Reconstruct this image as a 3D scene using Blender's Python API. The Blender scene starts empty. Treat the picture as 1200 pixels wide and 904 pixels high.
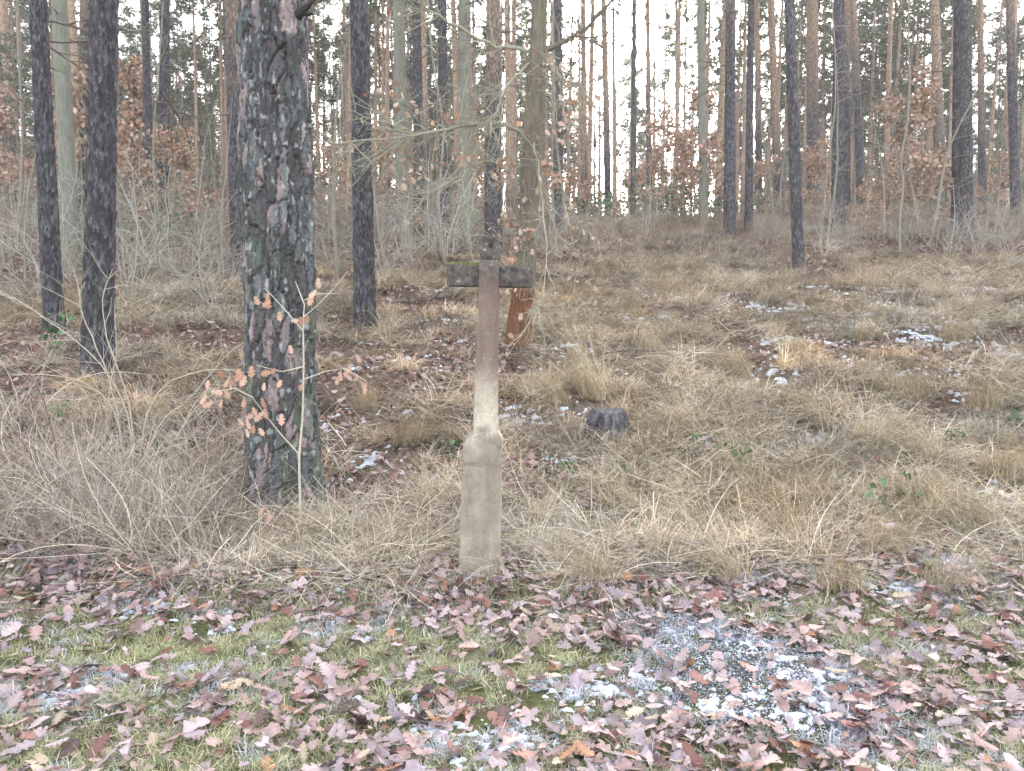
import bpy, bmesh, math, random
import numpy as np
from mathutils import Vector

random.seed(7)
S = bpy.context.scene
COL = S.collection
R = math.radians

# ------------------------------------------------------------------ camera, sky, sun, exposure
CAM_H, PITCH, F = 1.6, R(5.0), 924.0          # metres, down, focal length in px of a 1200 px wide frame
cam_d = bpy.data.cameras.new('camera')
cam_d.sensor_width = 36.0
cam_d.lens = 36.0 * F / 1200.0
cam_d.clip_start, cam_d.clip_end = 0.05, 3000
cam = bpy.data.objects.new('camera', cam_d)
COL.objects.link(cam)
cam.location = (0, 0, CAM_H)
cam.rotation_euler = (R(90) - PITCH, 0, 0)
S.camera = cam

SUN_EL, SUN_AZ = R(22), R(8)               # azimuth measured from +Y towards +X
W = bpy.data.worlds.new('World')
S.world = W
W.use_nodes = True
wn = W.node_tree
wn.nodes.clear()
sky = wn.nodes.new('ShaderNodeTexSky')
sky.sky_type = 'NISHITA'
sky.sun_disc = False
sky.sun_elevation = SUN_EL
sky.sun_rotation = SUN_AZ
sky.air_density, sky.dust_density, sky.ozone_density = 1.0, 3.0, 1.0
hs = wn.nodes.new('ShaderNodeHueSaturation')
hs.inputs['Saturation'].default_value = 0.34
bg = wn.nodes.new('ShaderNodeBackground')
bg.inputs['Strength'].default_value = 0.15
wo = wn.nodes.new('ShaderNodeOutputWorld')
wn.links.new(sky.outputs[0], hs.inputs['Color'])
wn.links.new(hs.outputs[0], bg.inputs[0])
wn.links.new(bg.outputs[0], wo.inputs[0])
sun_d = bpy.data.lights.new('sun', 'SUN')
sun_d.energy = 1.2
sun_d.angle = R(14)
sun_d.color = (1.0, 0.92, 0.80)
sun = bpy.data.objects.new('sun', sun_d)
COL.objects.link(sun)
sv = Vector((math.sin(SUN_AZ) * math.cos(SUN_EL), math.cos(SUN_AZ) * math.cos(SUN_EL), math.sin(SUN_EL)))
sun.rotation_euler = sv.to_track_quat('Z', 'Y').to_euler()
sun.location = sv * 60

S.view_settings.view_transform = 'Standard'
S.view_settings.look = 'None'
S.view_settings.gamma = 1.0
S.view_settings.exposure = 3.0
S.render.engine = 'CYCLES'
S.cycles.max_bounces = 4
S.cycles.diffuse_bounces = 2
S.cycles.volume_bounces = 0
S.cycles.glossy_bounces = 2
S.cycles.transparent_max_bounces = 4
S.cycles.use_denoising = True

# ------------------------------------------------------------------ noise
def hsh(*a):
    h = np.zeros(np.broadcast(*a).shape, np.uint32)
    for i, v in enumerate(a):
        h = h ^ (np.asarray(v).astype(np.int64).astype(np.uint32) * np.uint32([374761393, 668265263, 2147483647, 1274126177][i % 4]))
        h = (h ^ (h >> np.uint32(13))) * np.uint32(1274126177)
    h = h ^ (h >> np.uint32(16))
    h = h * np.uint32(2246822519)
    h = h ^ (h >> np.uint32(15))
    return h.astype(np.float64) / 4294967295.0

def vn(x, y, z=0.0, seed=0):
    x, y, z = np.broadcast_arrays(np.asarray(x, float), np.asarray(y, float), np.asarray(z, float))
    xi, yi, zi = np.floor(x), np.floor(y), np.floor(z)
    fx, fy, fz = x - xi, y - yi, z - zi
    fx, fy, fz = [f * f * (3 - 2 * f) for f in (fx, fy, fz)]
    o = 0
    for dx in (0, 1):
        for dy in (0, 1):
            for dz in (0, 1):
                w = (fx if dx else 1 - fx) * (fy if dy else 1 - fy) * (fz if dz else 1 - fz)
                o = o + w * hsh(xi + dx, yi + dy, zi + dz, np.full(x.shape, seed + 11))
    return o

def fbm(x, y, z=0.0, seed=0, oct=4):
    o, a, t = 0, 1.0, 0
    for i in range(oct):
        o = o + a * vn(np.asarray(x) * 2 ** i, np.asarray(y) * 2 ** i, np.asarray(z) * 2 ** i, seed + i * 17)
        t += a
        a *= 0.5
    return o / t

def sst(a, b, x):
    t = np.clip((x - a) / (b - a), 0, 1)
    return t * t * (3 - 2 * t)

def voro(u, v, nu, seed):
    iu, iv = np.floor(u), np.floor(v)
    f1 = np.full(u.shape, 9.0); f2 = np.full(u.shape, 9.0); idr = np.zeros(u.shape)
    for dx in (-1, 0, 1):
        for dy in (-1, 0, 1):
            cu, cv = iu + dx, iv + dy
            w = np.mod(cu, nu)
            px = cu + hsh(w, cv, np.full(u.shape, seed)); py = cv + hsh(w, cv, np.full(u.shape, seed + 5))
            d = np.hypot(px - u, py - v)
            near = d < f1
            f2 = np.where(near, f1, np.minimum(f2, d))
            idr = np.where(near, hsh(w, cv, np.full(u.shape, seed + 9)), idr)
            f1 = np.where(near, d, f1)
    return f1, f2, idr

# ------------------------------------------------------------------ terrain
_ys = np.linspace(-40, 600, 64001)
_sl = 0.235 / (1 + np.exp(-(_ys - 5.05) / 0.22)) * (1 - 1.18 / (1 + np.exp(-(_ys - 27.0) / 1.3))) / 1.0
_sl = np.where(_ys > 90, 0.0, _sl)
_hz = np.concatenate([[0], np.cumsum((_sl[1:] + _sl[:-1]) / 2 * (_ys[1] - _ys[0]))])
def height(x, y):
    x = np.asarray(x, float); y = np.asarray(y, float)
    z = np.interp(y, _ys, _hz)
    s = sst(5.0, 7.5, y)
    z = z + s * ((fbm(x / 3.1, y / 3.1, 0, 3, 3) - .5) * .34 + (fbm(x / .8, y / .8, 0, 8, 2) - .5) * .12)
    z = z + sst(20, 32, y) * (fbm(x / 9, y / 9, 0, 31, 2) - .5) * .8
    z = z + (1 - s) * ((fbm(x / 1.3, y / 1.3, 0, 5, 3) - .5) * .05)
    z = z + .07 * np.exp(-((y - 4.75 - .18 * np.sin(x * 1.3)) / .28) ** 2)
    return z
def hh(x, y):
    return float(height(np.array([x]), np.array([y]))[0])

CP, SP = math.cos(PITCH), math.sin(PITCH)
def ray(px, py):
    a, b = (px - 600) / F, (452 - py) / F
    return Vector((a, CP + b * SP, -SP + b * CP))
def P(px, py, Y):                    # world point seen at a pixel, Y metres ahead
    d = ray(px, py)
    return Vector((0, 0, CAM_H)) + d * (Y / d.y)
def G(px, py):                       # ground point seen at a pixel
    d = ray(px, py)
    t = np.arange(2.0, 140, .01)
    zz = CAM_H + d.z * t - height(d.x * t, d.y * t)
    k = np.argmax(zz < 0)
    if not (zz < 0).any():
        k = len(t) - 1
    return Vector((d.x * t[k], d.y * t[k], CAM_H + d.z * t[k]))
def PX(x, y, z):
    v = np.array([x, y, z - CAM_H], float) if np.isscalar(x) else np.stack([x, y, np.asarray(z) - CAM_H])
    fwd = v[1] * CP - v[2] * SP
    up = v[1] * SP + v[2] * CP
    return 600 + F * v[0] / fwd, 452 - F * up / fwd

# ------------------------------------------------------------------ mesh helpers
def mesh(name, V, Fs, mat=None, col=None, smooth=False):
    """V (n,3); Fs a list of faces or an int array (m,k); col (n,3) vertex colours."""
    me = bpy.data.meshes.new(name)
    V = np.asarray(V, np.float32)
    if isinstance(Fs, np.ndarray):
        m, k = Fs.shape
        me.vertices.add(len(V)); me.vertices.foreach_set('co', V.ravel())
        me.loops.add(m * k); me.loops.foreach_set('vertex_index', Fs.astype(np.int32).ravel())
        me.polygons.add(m)
        me.polygons.foreach_set('loop_start', np.arange(0, m * k, k, dtype=np.int32))
        me.update(calc_edges=True)
    else:
        me.from_pydata([tuple(v) for v in V.tolist()], [], Fs)
    if col is not None:
        a = me.color_attributes.new('col', 'FLOAT_COLOR', 'POINT')
        c = np.ones((len(V), 4), np.float32); c[:, :3] = col
        a.data.foreach_set('color', c.ravel())
    if smooth:
        me.polygons.foreach_set('use_smooth', np.ones(len(me.polygons), bool))
    if mat:
        me.materials.append(mat)
    me.validate()
    return me

def obj(name, me, parent=None, loc=(0, 0, 0)):
    o = bpy.data.objects.new(name, me)
    COL.objects.link(o)
    o.parent = parent
    o.location = loc
    return o

def tag(o, label, cat, group=None, kind=None):
    o['label'] = label; o['category'] = cat
    if group: o['group'] = group
    if kind: o['kind'] = kind
    return o

def empty(name, loc, label, cat, group=None):
    o = obj(name, None, None, loc)
    o.empty_display_size = .1
    return tag(o, label, cat, group)

class MB:
    def __init__(s):
        s.V, s.F, s.C, s.n = [], [], [], 0
    def add(s, V, Fq, C):
        V = np.asarray(V, float)
        s.V.append(V); s.F.append(np.asarray(Fq) + s.n)
        C = np.asarray(C, float)
        s.C.append(np.broadcast_to(C, V.shape).copy() if C.ndim == 1 else C)
        s.n += len(V)
    def tube(s, pts, rad, sides=5, c=(.3, .25, .2)):
        pts = np.asarray(pts, float); n = len(pts)
        rad = np.broadcast_to(np.asarray(rad, float), (n,))
        t = np.gradient(pts, axis=0)
        t /= np.linalg.norm(t, axis=1)[:, None] + 1e-9
        ref = np.array([0, 0, 1.]) if abs(t[0, 2]) < .9 else np.array([1., 0, 0])
        a = np.cross(t, ref); a /= np.linalg.norm(a, axis=1)[:, None] + 1e-9
        b = np.cross(t, a)
        th = np.linspace(0, 2 * np.pi, sides, endpoint=False)
        V = pts[:, None] + rad[:, None, None] * (np.cos(th)[None, :, None] * a[:, None] + np.sin(th)[None, :, None] * b[:, None])
        i = np.arange(n - 1)[:, None] * sides; j = np.arange(sides)[None]; k = (j + 1) % sides
        Fq = np.stack([i + j, i + k, i + sides + k, i + sides + j], -1).reshape(-1, 4)
        s.add(V.reshape(-1, 3), Fq, c)
    def build(s, name, mat, smooth=True):
        return mesh(name, np.concatenate(s.V), np.concatenate(s.F), mat, np.concatenate(s.C), smooth)

# ------------------------------------------------------------------ materials
def newmat(name, rough=.85, spec=.2):
    m = bpy.data.materials.new(name); m.use_nodes = True
    nt = m.node_tree; b = nt.nodes['Principled BSDF']
    b.inputs['Roughness'].default_value = rough
    b.inputs['Specular IOR Level'].default_value = spec
    return m, nt, b
def N(nt, kind, **kw):
    n = nt.nodes.new(kind)
    for k, v in kw.items():
        if hasattr(n, k): setattr(n, k, v)
        else: n.inputs[k].default_value = v
    return n
def mixc(nt, a, b, fac, mode='MIX'):
    n = nt.nodes.new('ShaderNodeMix'); n.data_type = 'RGBA'; n.blend_type = mode
    for sock, v in ((n.inputs[0], fac), (n.inputs[6], a), (n.inputs[7], b)):
        if hasattr(v, 'is_linked') or hasattr(v, 'links'): nt.links.new(v, sock)
        elif isinstance(v, (int, float)): sock.default_value = v
        else: sock.default_value = (*v, 1)
    return n.outputs[2]
def ramp(nt, fac, stops):
    n = nt.nodes.new('ShaderNodeValToRGB')
    e = n.color_ramp.elements
    while len(e) < len(stops): e.new(.5)
    for el, (p, c) in zip(e, stops):
        el.position = p
        el.color = (c, c, c, 1) if isinstance(c, (int, float)) else (*c, 1)
    nt.links.new(fac, n.inputs[0])
    return n.outputs[0]
def noise(nt, scale, detail=4, vec=None, rough=.55):
    n = N(nt, 'ShaderNodeTexNoise'); n.inputs['Scale'].default_value = scale
    n.inputs['Detail'].default_value = detail; n.inputs['Roughness'].default_value = rough
    if vec is not None: nt.links.new(vec, n.inputs['Vector'])
    return n.outputs['Fac']
def bump(nt, b, h, strength, dist):
    n = N(nt, 'ShaderNodeBump'); n.inputs['Strength'].default_value = strength; n.inputs['Distance'].default_value = dist
    nt.links.new(h, n.inputs['Height']); nt.links.new(n.outputs[0], b.inputs['Normal'])
def coords(nt, scale=(1, 1, 1), kind='Object'):
    tc = nt.nodes.new('ShaderNodeTexCoord'); mp = nt.nodes.new('ShaderNodeMapping')
    mp.inputs['Scale'].default_value = scale
    nt.links.new(tc.outputs[kind], mp.inputs[0])
    return mp.outputs[0]

def m_attr(name, rough=.85, spec=.15, inst=False, objcol=False, nscale=40, namt=.35, bstr=0, bdist=.003):
    m, nt, b = newmat(name, rough, spec)
    a = N(nt, 'ShaderNodeAttribute'); a.attribute_name = 'col'
    c = a.outputs['Color']
    if inst:
        t = N(nt, 'ShaderNodeAttribute'); t.attribute_type = 'INSTANCER'; t.attribute_name = 'tint'
        c = mixc(nt, c, t.outputs['Color'], 1.0, 'MULTIPLY')
    if objcol:
        oi = N(nt, 'ShaderNodeObjectInfo')
        c = mixc(nt, c, oi.outputs['Color'], 1.0, 'MULTIPLY')
    if namt:
        nz = noise(nt, nscale, 3, coords(nt))
        c = mixc(nt, c, ramp(nt, nz, [(.25, 1 - namt), (.75, 1 + namt)]), 1.0, 'MULTIPLY')
        if bstr: bump(nt, b, nz, bstr, bdist)
    nt.links.new(c, b.inputs['Base Color'])
    return m

M_GRASS = m_attr('dry_grass', .8, .2, inst=True, namt=0)
M_LITTER = m_attr('leaf_litter', .7, .25, inst=True, namt=0)
M_TWIG = m_attr('twig_bark', .85, .15, namt=.25, nscale=30)
M_LEAF = m_attr('fallen_leaf', .55, .35, objcol=True, nscale=55, namt=.22, bstr=.25, bdist=.002)
M_FOL = m_attr('foliage_leaf', .7, .2, namt=0)
M_BARKV = m_attr('pine_bark_plates', .85, .25, nscale=60, namt=.3, bstr=.7, bdist=.006)

def m_pine(name, lo=2.6, hi=6.5, k=1.0):
    m, nt, b = newmat(name, .9, .15)
    oi = N(nt, 'ShaderNodeObjectInfo')
    v = coords(nt, (1, 1, .34))
    add = N(nt, 'ShaderNodeVectorMath'); add.operation = 'ADD'
    nt.links.new(v, add.inputs[0]); nt.links.new(oi.outputs['Location'], add.inputs[1])
    v = add.outputs[0]
    n1a = noise(nt, 60, 5, v, .7); n2 = noise(nt, 5, 3, v)
    vo = N(nt, 'ShaderNodeTexVoronoi'); vo.feature = 'F1'; vo.inputs['Scale'].default_value = 42
    wv = N(nt, 'ShaderNodeVectorMath'); wv.operation = 'MULTIPLY_ADD'
    nt.links.new(n1a, wv.inputs[0]); wv.inputs[1].default_value = (.05, .05, .05); nt.links.new(v, wv.inputs[2])
    nt.links.new(wv.outputs[0], vo.inputs['Vector'])
    bw = N(nt, 'ShaderNodeSeparateXYZ'); nt.links.new(vo.outputs['Color'], bw.inputs[0])
    mx = N(nt, 'ShaderNodeMix'); mx.inputs[0].default_value = .45
    nt.links.new(n1a, mx.inputs[2]); nt.links.new(bw.outputs[0], mx.inputs[3])
    n1 = mx.outputs[0]
    tc = N(nt, 'ShaderNodeTexCoord'); sx = N(nt, 'ShaderNodeSeparateXYZ'); nt.links.new(tc.outputs['Object'], sx.inputs[0])
    ma = N(nt, 'ShaderNodeMath'); ma.operation = 'MULTIPLY_ADD'           # height + noise, shifted by the tree's own random
    nt.links.new(n2, ma.inputs[0]); ma.inputs[1].default_value = 3.5; nt.links.new(sx.outputs[2], ma.inputs[2])
    mb = N(nt, 'ShaderNodeMath'); mb.operation = 'MULTIPLY_ADD'
    nt.links.new(oi.outputs['Random'], mb.inputs[0]); mb.inputs[1].default_value = -4.0; nt.links.new(ma.outputs[0], mb.inputs[2])
    mr = N(nt, 'ShaderNodeMapRange'); nt.links.new(mb.outputs[0], mr.inputs[0])
    mr.inputs[1].default_value = lo; mr.inputs[2].default_value = hi
    dark = ramp(nt, n1, [(.22, (.028, .026, .028)), (.5, (.062, .057, .063)), (.66, (.108, .10, .107)), (.8, (.22, .21, .22))])
    orange = ramp(nt, n1, [(.2, (.13 * k, .082 * k, .058 * k)), (.55, (.31 * k, .215 * k, .155 * k)), (.8, (.46 * k, .33 * k, .24 * k))])
    nt.links.new(mixc(nt, dark, orange, mr.outputs[0]), b.inputs['Base Color'])
    bump(nt, b, n1, .8, .03)
    return m
M_PINE = m_pine('pine_bark')
M_PINE_DARK = m_pine('pine_bark_dark', 9.0, 13.0)
M_PINE_FAR = m_pine('pine_bark_far_glow', .2, 3.6, 1.25)  # far copy of the bark, with sun glow and haze put into its colour

def m_oakbark(name, c0, c1, rust=False):
    m, nt, b = newmat(name, .9, .1)
    n1 = noise(nt, 30, 5, coords(nt, (1, 1, .15)), .65); n2 = noise(nt, 4, 3, coords(nt))
    c = mixc(nt, c0, c1, ramp(nt, n1, [(.3, 0), (.7, 1)]))
    c = mixc(nt, c, (.17, .19, .11), ramp(nt, n2, [(.5, 0), (.75, .7)]))
    if rust:
        tc = N(nt, 'ShaderNodeTexCoord'); sx = N(nt, 'ShaderNodeSeparateXYZ'); nt.links.new(tc.outputs['Object'], sx.inputs[0])
        ma = N(nt, 'ShaderNodeMath'); ma.operation = 'MULTIPLY_ADD'
        nt.links.new(n2, ma.inputs[0]); ma.inputs[1].default_value = .5; nt.links.new(sx.outputs[2], ma.inputs[2])
        red = mixc(nt, (.085, .045, .03), (.24, .115, .06), ramp(nt, n1, [(.3, 0), (.7, 1)]))
        c = mixc(nt, c, red, ramp(nt, ma.outputs[0], [(.98, 1), (1.0, 0)]))
    nt.links.new(c, b.inputs['Base Color'])
    bump(nt, b, n1, .8, .02)
    return m
M_OAK = m_oakbark('oak_bark', (.10, .085, .065), (.24, .20, .155), True)
M_GREENBARK = m_oakbark('mossy_smooth_bark', (.14, .14, .115), (.26, .255, .21))
M_YOUNG = m_oakbark('young_bark', (.14, .12, .095), (.27, .24, .19))

def m_ground():
    m, nt, b = newmat('forest_floor', .95, .05)
    v = coords(nt)
    n1 = noise(nt, 1.1, 6, v, .6); n2 = noise(nt, 35, 6, v, .7); n3 = noise(nt, 6, 5, v, .65)
    litter = mixc(nt, (.05, .032, .026), (.21, .135, .11), ramp(nt, n2, [(.3, 0), (.7, 1)]))
    straw = mixc(nt, (.09, .068, .05), (.26, .205, .15), ramp(nt, n2, [(.3, 0), (.7, 1)]))
    c = mixc(nt, litter, straw, ramp(nt, n1, [(.42, 0), (.6, 1)]))
    moss = mixc(nt, (.055, .06, .025), (.20, .205, .09), ramp(nt, n2, [(.3, 0), (.7, 1)]))
    moss = mixc(nt, moss, (.13, .10, .075), ramp(nt, n3, [(.45, 0), (.62, 1)]))
    sx = N(nt, 'ShaderNodeSeparateXYZ'); nt.links.new(v, sx.inputs[0])
    ma = N(nt, 'ShaderNodeMath'); ma.operation = 'MULTIPLY_ADD'
    nt.links.new(n3, ma.inputs[0]); ma.inputs[1].default_value = 1.2; nt.links.new(sx.outputs[1], ma.inputs[2])
    mr = N(nt, 'ShaderNodeMapRange'); nt.links.new(ma.outputs[0], mr.inputs[0])
    mr.inputs[1].default_value = 4.9; mr.inputs[2].default_value = 5.7
    c = mixc(nt, moss, c, mr.outputs[0])
    nt.links.new(c, b.inputs['Base Color'])
    bump(nt, b, n2, .9, .03)
    return m
M_GROUND = m_ground()

def m_snow():
    m, nt, b = newmat('old_snow', .6, .3)
    n = noise(nt, 60, 4, coords(nt))
    nt.links.new(mixc(nt, (.50, .54, .60), (.78, .81, .86), ramp(nt, n, [(.35, 0), (.65, 1)])), b.inputs['Base Color'])
    bump(nt, b, n, .6, .01)
    return m
M_SNOW = m_snow()

# ------------------------------------------------------------------ ground
def axis(segs):
    o = [segs[0][0]]
    for a, b, st in segs:
        n = max(1, int(round((b - a) / st)))
        o += list(np.linspace(a, b, n + 1)[1:])
    return np.array(o)
gx = axis([(-165, -90, 15), (-90, -25, 2.5), (-25, -6, .4), (-6, 6, .05), (6, 25, .4), (25, 90, 2.5), (90, 165, 15)])
gy = axis([(-40, -4, 4), (-4, 2, .3), (2, 9, .045), (9, 16, .12), (16, 34, .3), (34, 110, 2), (110, 260, 15)])
X, Y = np.meshgrid(gx, gy)
Vg = np.stack([X, Y, height(X, Y)], -1).reshape(-1, 3)
nx, ny = len(gx), len(gy)
i = np.arange(ny - 1)[:, None] * nx + np.arange(nx - 1)[None]
ground = obj('ground', mesh('ground', Vg, np.stack([i, i + 1, i + nx + 1, i + nx], -1).reshape(-1, 4), M_GROUND, None, True))
ground['kind'] = 'structure'
ground['label'] = 'brown forest floor rising from a grassy path to a low ridge'

# ------------------------------------------------------------------ blades (grass, stalks)
def blades(rng, n, base_r, L, w, lean, bend, seg=4, cols=((.4, .33, .2),), colw=None, tip=.25, az=None, azs=3.2, wob=.25, kink=0.0):
    a = rng.uniform(0, 2 * np.pi, n) if az is None else az + rng.normal(0, azs, n)
    rb = base_r * np.sqrt(rng.random(n)); ab = rng.uniform(0, 2 * np.pi, n)
    base = np.stack([rb * np.cos(ab), rb * np.sin(ab), np.full(n, -.01)], -1)
    Ls = rng.uniform(*L, n); ws = rng.uniform(*w, n)
    th = rng.uniform(*lean, n); bd = rng.uniform(*bend, n)
    p = base.copy(); V = []
    side0 = np.stack([-np.sin(a), np.cos(a), np.zeros(n)], -1)
    tw = rng.uniform(-1, 1, n)
    kt = np.where(rng.random(n) < kink, rng.uniform(.3, .8, n), 9.0); ka = rng.uniform(.5, 1.7, n)
    for k in range(seg + 1):
        t = k / seg
        wd = ws * (1 - (1 - tip) * t) * .5
        s = side0 + tw[:, None] * np.array([0, 0, .6])
        V += [p - s * wd[:, None], p + s * wd[:, None]]
        ang = th + bd * t + np.where(t >= kt, ka, 0)
        az2 = a + wob * np.sin(3 * t + tw * 5)
        d = np.stack([np.sin(ang) * np.cos(az2), np.sin(ang) * np.sin(az2), np.cos(ang)], -1)
        p = p + d * (Ls / seg)[:, None]
        p[:, 2] = np.maximum(p[:, 2], .004 + .02 * np.abs(tw))
    V = np.stack(V, 1)
    m = 2 * (seg + 1)
    f = np.array([[2 * k, 2 * k + 1, 2 * k + 3, 2 * k + 2] for k in range(seg)])
    Fq = (np.arange(n)[:, None, None] * m + f[None]).reshape(-1, 4)
    ci = rng.choice(len(cols), n, p=colw)
    C = np.asarray(cols)[ci] * rng.uniform(.75, 1.25, (n, 1))
    C = np.repeat(C, m, 0)
    return V.reshape(-1, 3), Fq, C

def proto(name, V, Fq, C, mat):
    return bpy.data.objects.new(name, mesh(name, V, Fq, mat, C))

def scatter(name, protos, pts, rot, scl, tint, label, cat, idx=None, rng=None):
    n = len(pts)
    me = bpy.data.meshes.new(name)
    me.vertices.add(n); me.vertices.foreach_set('co', np.asarray(pts, np.float32).ravel())
    def at_(nm, ty, key, arr):
        a = me.attributes.new(nm, ty, 'POINT'); a.data.foreach_set(key, np.asarray(arr).ravel())
    at_('rot', 'FLOAT_VECTOR', 'vector', np.asarray(rot, np.float32))
    at_('scl', 'FLOAT_VECTOR', 'vector', np.asarray(scl, np.float32))
    at_('idx', 'INT', 'value', (rng.integers(0, len(protos), n) if idx is None else idx).astype(np.int32))
    t4 = np.ones((n, 4), np.float32); t4[:, :3] = tint
    at_('tint', 'FLOAT_COLOR', 'color', t4)
    o = obj(name, me)
    tag(o, label, cat, None, 'stuff')
    ng = bpy.data.node_groups.new(name + '_scatter', 'GeometryNodeTree')
    ng.interface.new_socket('Geometry', in_out='INPUT', socket_type='NodeSocketGeometry')
    ng.interface.new_socket('Geometry', in_out='OUTPUT', socket_type='NodeSocketGeometry')
    gi = ng.nodes.new('NodeGroupInput'); go = ng.nodes.new('NodeGroupOutput')
    jn = ng.nodes.new('GeometryNodeJoinGeometry')
    for p in protos:
        oi = ng.nodes.new('GeometryNodeObjectInfo'); oi.transform_space = 'ORIGINAL'
        oi.inputs['Object'].default_value = p
        g2 = ng.nodes.new('GeometryNodeGeometryToInstance')
        ng.links.new(oi.outputs['Geometry'], g2.inputs[0]); ng.links.new(g2.outputs[0], jn.inputs[0])
    ip = ng.nodes.new('GeometryNodeInstanceOnPoints')
    ip.inputs['Pick Instance'].default_value = True
    ng.links.new(gi.outputs[0], ip.inputs['Points']); ng.links.new(jn.outputs[0], ip.inputs['Instance'])
    for nm, ty, sock in (('rot', 'FLOAT_VECTOR', 'Rotation'), ('scl', 'FLOAT_VECTOR', 'Scale'), ('idx', 'INT', 'Instance Index')):
        na = ng.nodes.new('GeometryNodeInputNamedAttribute'); na.data_type = ty
        na.inputs[0].default_value = nm
        ng.links.new(na.outputs[0], ip.inputs[sock])
    ng.links.new(ip.outputs[0], go.inputs[0])
    md = o.modifiers.new('scatter', 'NODES'); md.node_group = ng
    return o

rng = np.random.default_rng(5)
STRAW = [(.50, .415, .305), (.39, .305, .215), (.62, .535, .41), (.25, .175, .125), (.23, .23, .14)]
SW = [.34, .26, .2, .14, .06]
# ---- dry matted grass on the slope
prot = []
for k in range(7):
    V, Fq, C = blades(rng, 40, .10, (.12, .40), (.0028, .0072), (.2, 1.5), (.3, 1.9), 4, STRAW, SW, az=0.0 if k % 2 else None, azs=1.2)
    prot.append(proto('dry_grass_clump', V, Fq, C, M_GRASS))
def cone_points(rng, n, y0, y1, power=1.0, wid=.72, pad=1.0):
    y = (y0 ** power + rng.random(n) * (y1 ** power - y0 ** power)) ** (1 / power)
    x = rng.uniform(-1, 1, n) * (wid * y + pad)
    return x, y
def grassiness(x, y):
    g = fbm(x / 2.0, y / 1.3, 0, 51, 4)
    return g + .12 * sst(-1, 4, x) - .03 * np.exp(-(((x + 1.6) / 1.8) ** 2 + ((y - 7.8) / 1.6) ** 2))
tx, ty = cone_points(rng, 2900, 4.9, 33, 1.0)
keep = rng.random(len(tx)) < sst(.40, .54, grassiness(tx, ty)) * .74 + .24
tx, ty = tx[keep], ty[keep]
tr = rng.uniform(.10, .30, len(tx)) * (1 + .5 * sst(10, 25, ty))
ti = np.repeat(np.arange(len(tx)), 12)
qa = rng.uniform(0, 2 * np.pi, len(ti)); qr = tr[ti] * np.sqrt(rng.random(len(ti)))
x1 = tx[ti] + qr * np.cos(qa); y1 = ty[ti] + qr * np.sin(qa)
x2, y2 = cone_points(rng, 6000, 5.15, 33, 1.0)
keep = rng.random(len(x2)) < sst(.44, .6, grassiness(x2, y2)) * .8 + .08
x2, y2 = x2[keep], y2[keep]
x = np.concatenate([x1, x2]); y = np.concatenate([y1, y2])
tcol = np.concatenate([rng.normal(1.0, .26, len(tx))[ti], rng.normal(.85, .15, len(x2))])
tz = np.concatenate([(1.25 - .8 * (qr / tr[ti]))*rng.uniform(.5, 1.15, len(tx))[ti], rng.uniform(.25, .6, len(x2))])
taz = np.concatenate([.5 * qa + .5 * rng.normal(-2.0, .8, len(qa)), rng.uniform(0, 6.3, len(x2))])
tn = np.stack([rng.normal(1, .14, len(x)) * tcol] * 3, -1) * (.55 + .9 * fbm(x / .9, y / .7, 0, 77, 3))[:, None]
tn = tn * (1 + (fbm(x / 1.6, y / 1.2, 0, 78, 2) - .5)[:, None] * np.array([.3, 0, -.35])) * np.array([.97, .93, .90])
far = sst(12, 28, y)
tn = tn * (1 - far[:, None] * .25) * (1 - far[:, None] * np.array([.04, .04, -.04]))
rz = taz
s = rng.uniform(.5, 1.3, len(x)) * (1 + .35 * far)
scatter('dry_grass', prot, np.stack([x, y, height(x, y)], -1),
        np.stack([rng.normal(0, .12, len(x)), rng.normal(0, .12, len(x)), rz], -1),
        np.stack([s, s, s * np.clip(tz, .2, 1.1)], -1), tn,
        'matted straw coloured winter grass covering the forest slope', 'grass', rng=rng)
# ---- long bleached straw along the verge
prot = []
PALE = [(.68, .60, .46), (.55, .465, .345), (.42, .345, .255), (.28, .22, .165)]
for k in range(6):
    V, Fq, C = blades(rng, 26, .10, (.25, .80), (.0024, .006), (.2, 1.35), (.0, 1.6), 6, PALE, [.35, .3, .2, .15], kink=.4)
    prot.append(proto('long_straw_clump', V, Fq, C, M_GRASS))
def verge(x):
    return 4.62 + .14 * np.sin(x * 1.3) + .5 * (fbm(x / .5, x * 0, 0, 95, 3) - .5)
nv = 1700
x = rng.uniform(-4.4, 4.6, nv); y = verge(x) + np.abs(rng.normal(0, .8, nv)) - .05
keep = (fbm(x / .6, y / .5, 0, 91, 3) > .45) & ~((np.abs(x + .2) < .36) & (y < 4.95))
x, y = x[keep], y[keep]
s = rng.uniform(.5, 1.1, len(x))
scatter('verge_straw', prot, np.stack([x, y, height(x, y)], -1),
        np.stack([rng.normal(0, .2, len(x)), rng.normal(0, .2, len(x)), rng.uniform(0, 6.3, len(x))], -1),
        np.stack([s, s, s * rng.uniform(.2, .62, len(x))], -1), np.stack([rng.normal(1, .22, len(x))] * 3, -1),
        'long bleached grass stalks tangled along the edge of the path', 'grass', rng=rng)
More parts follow.
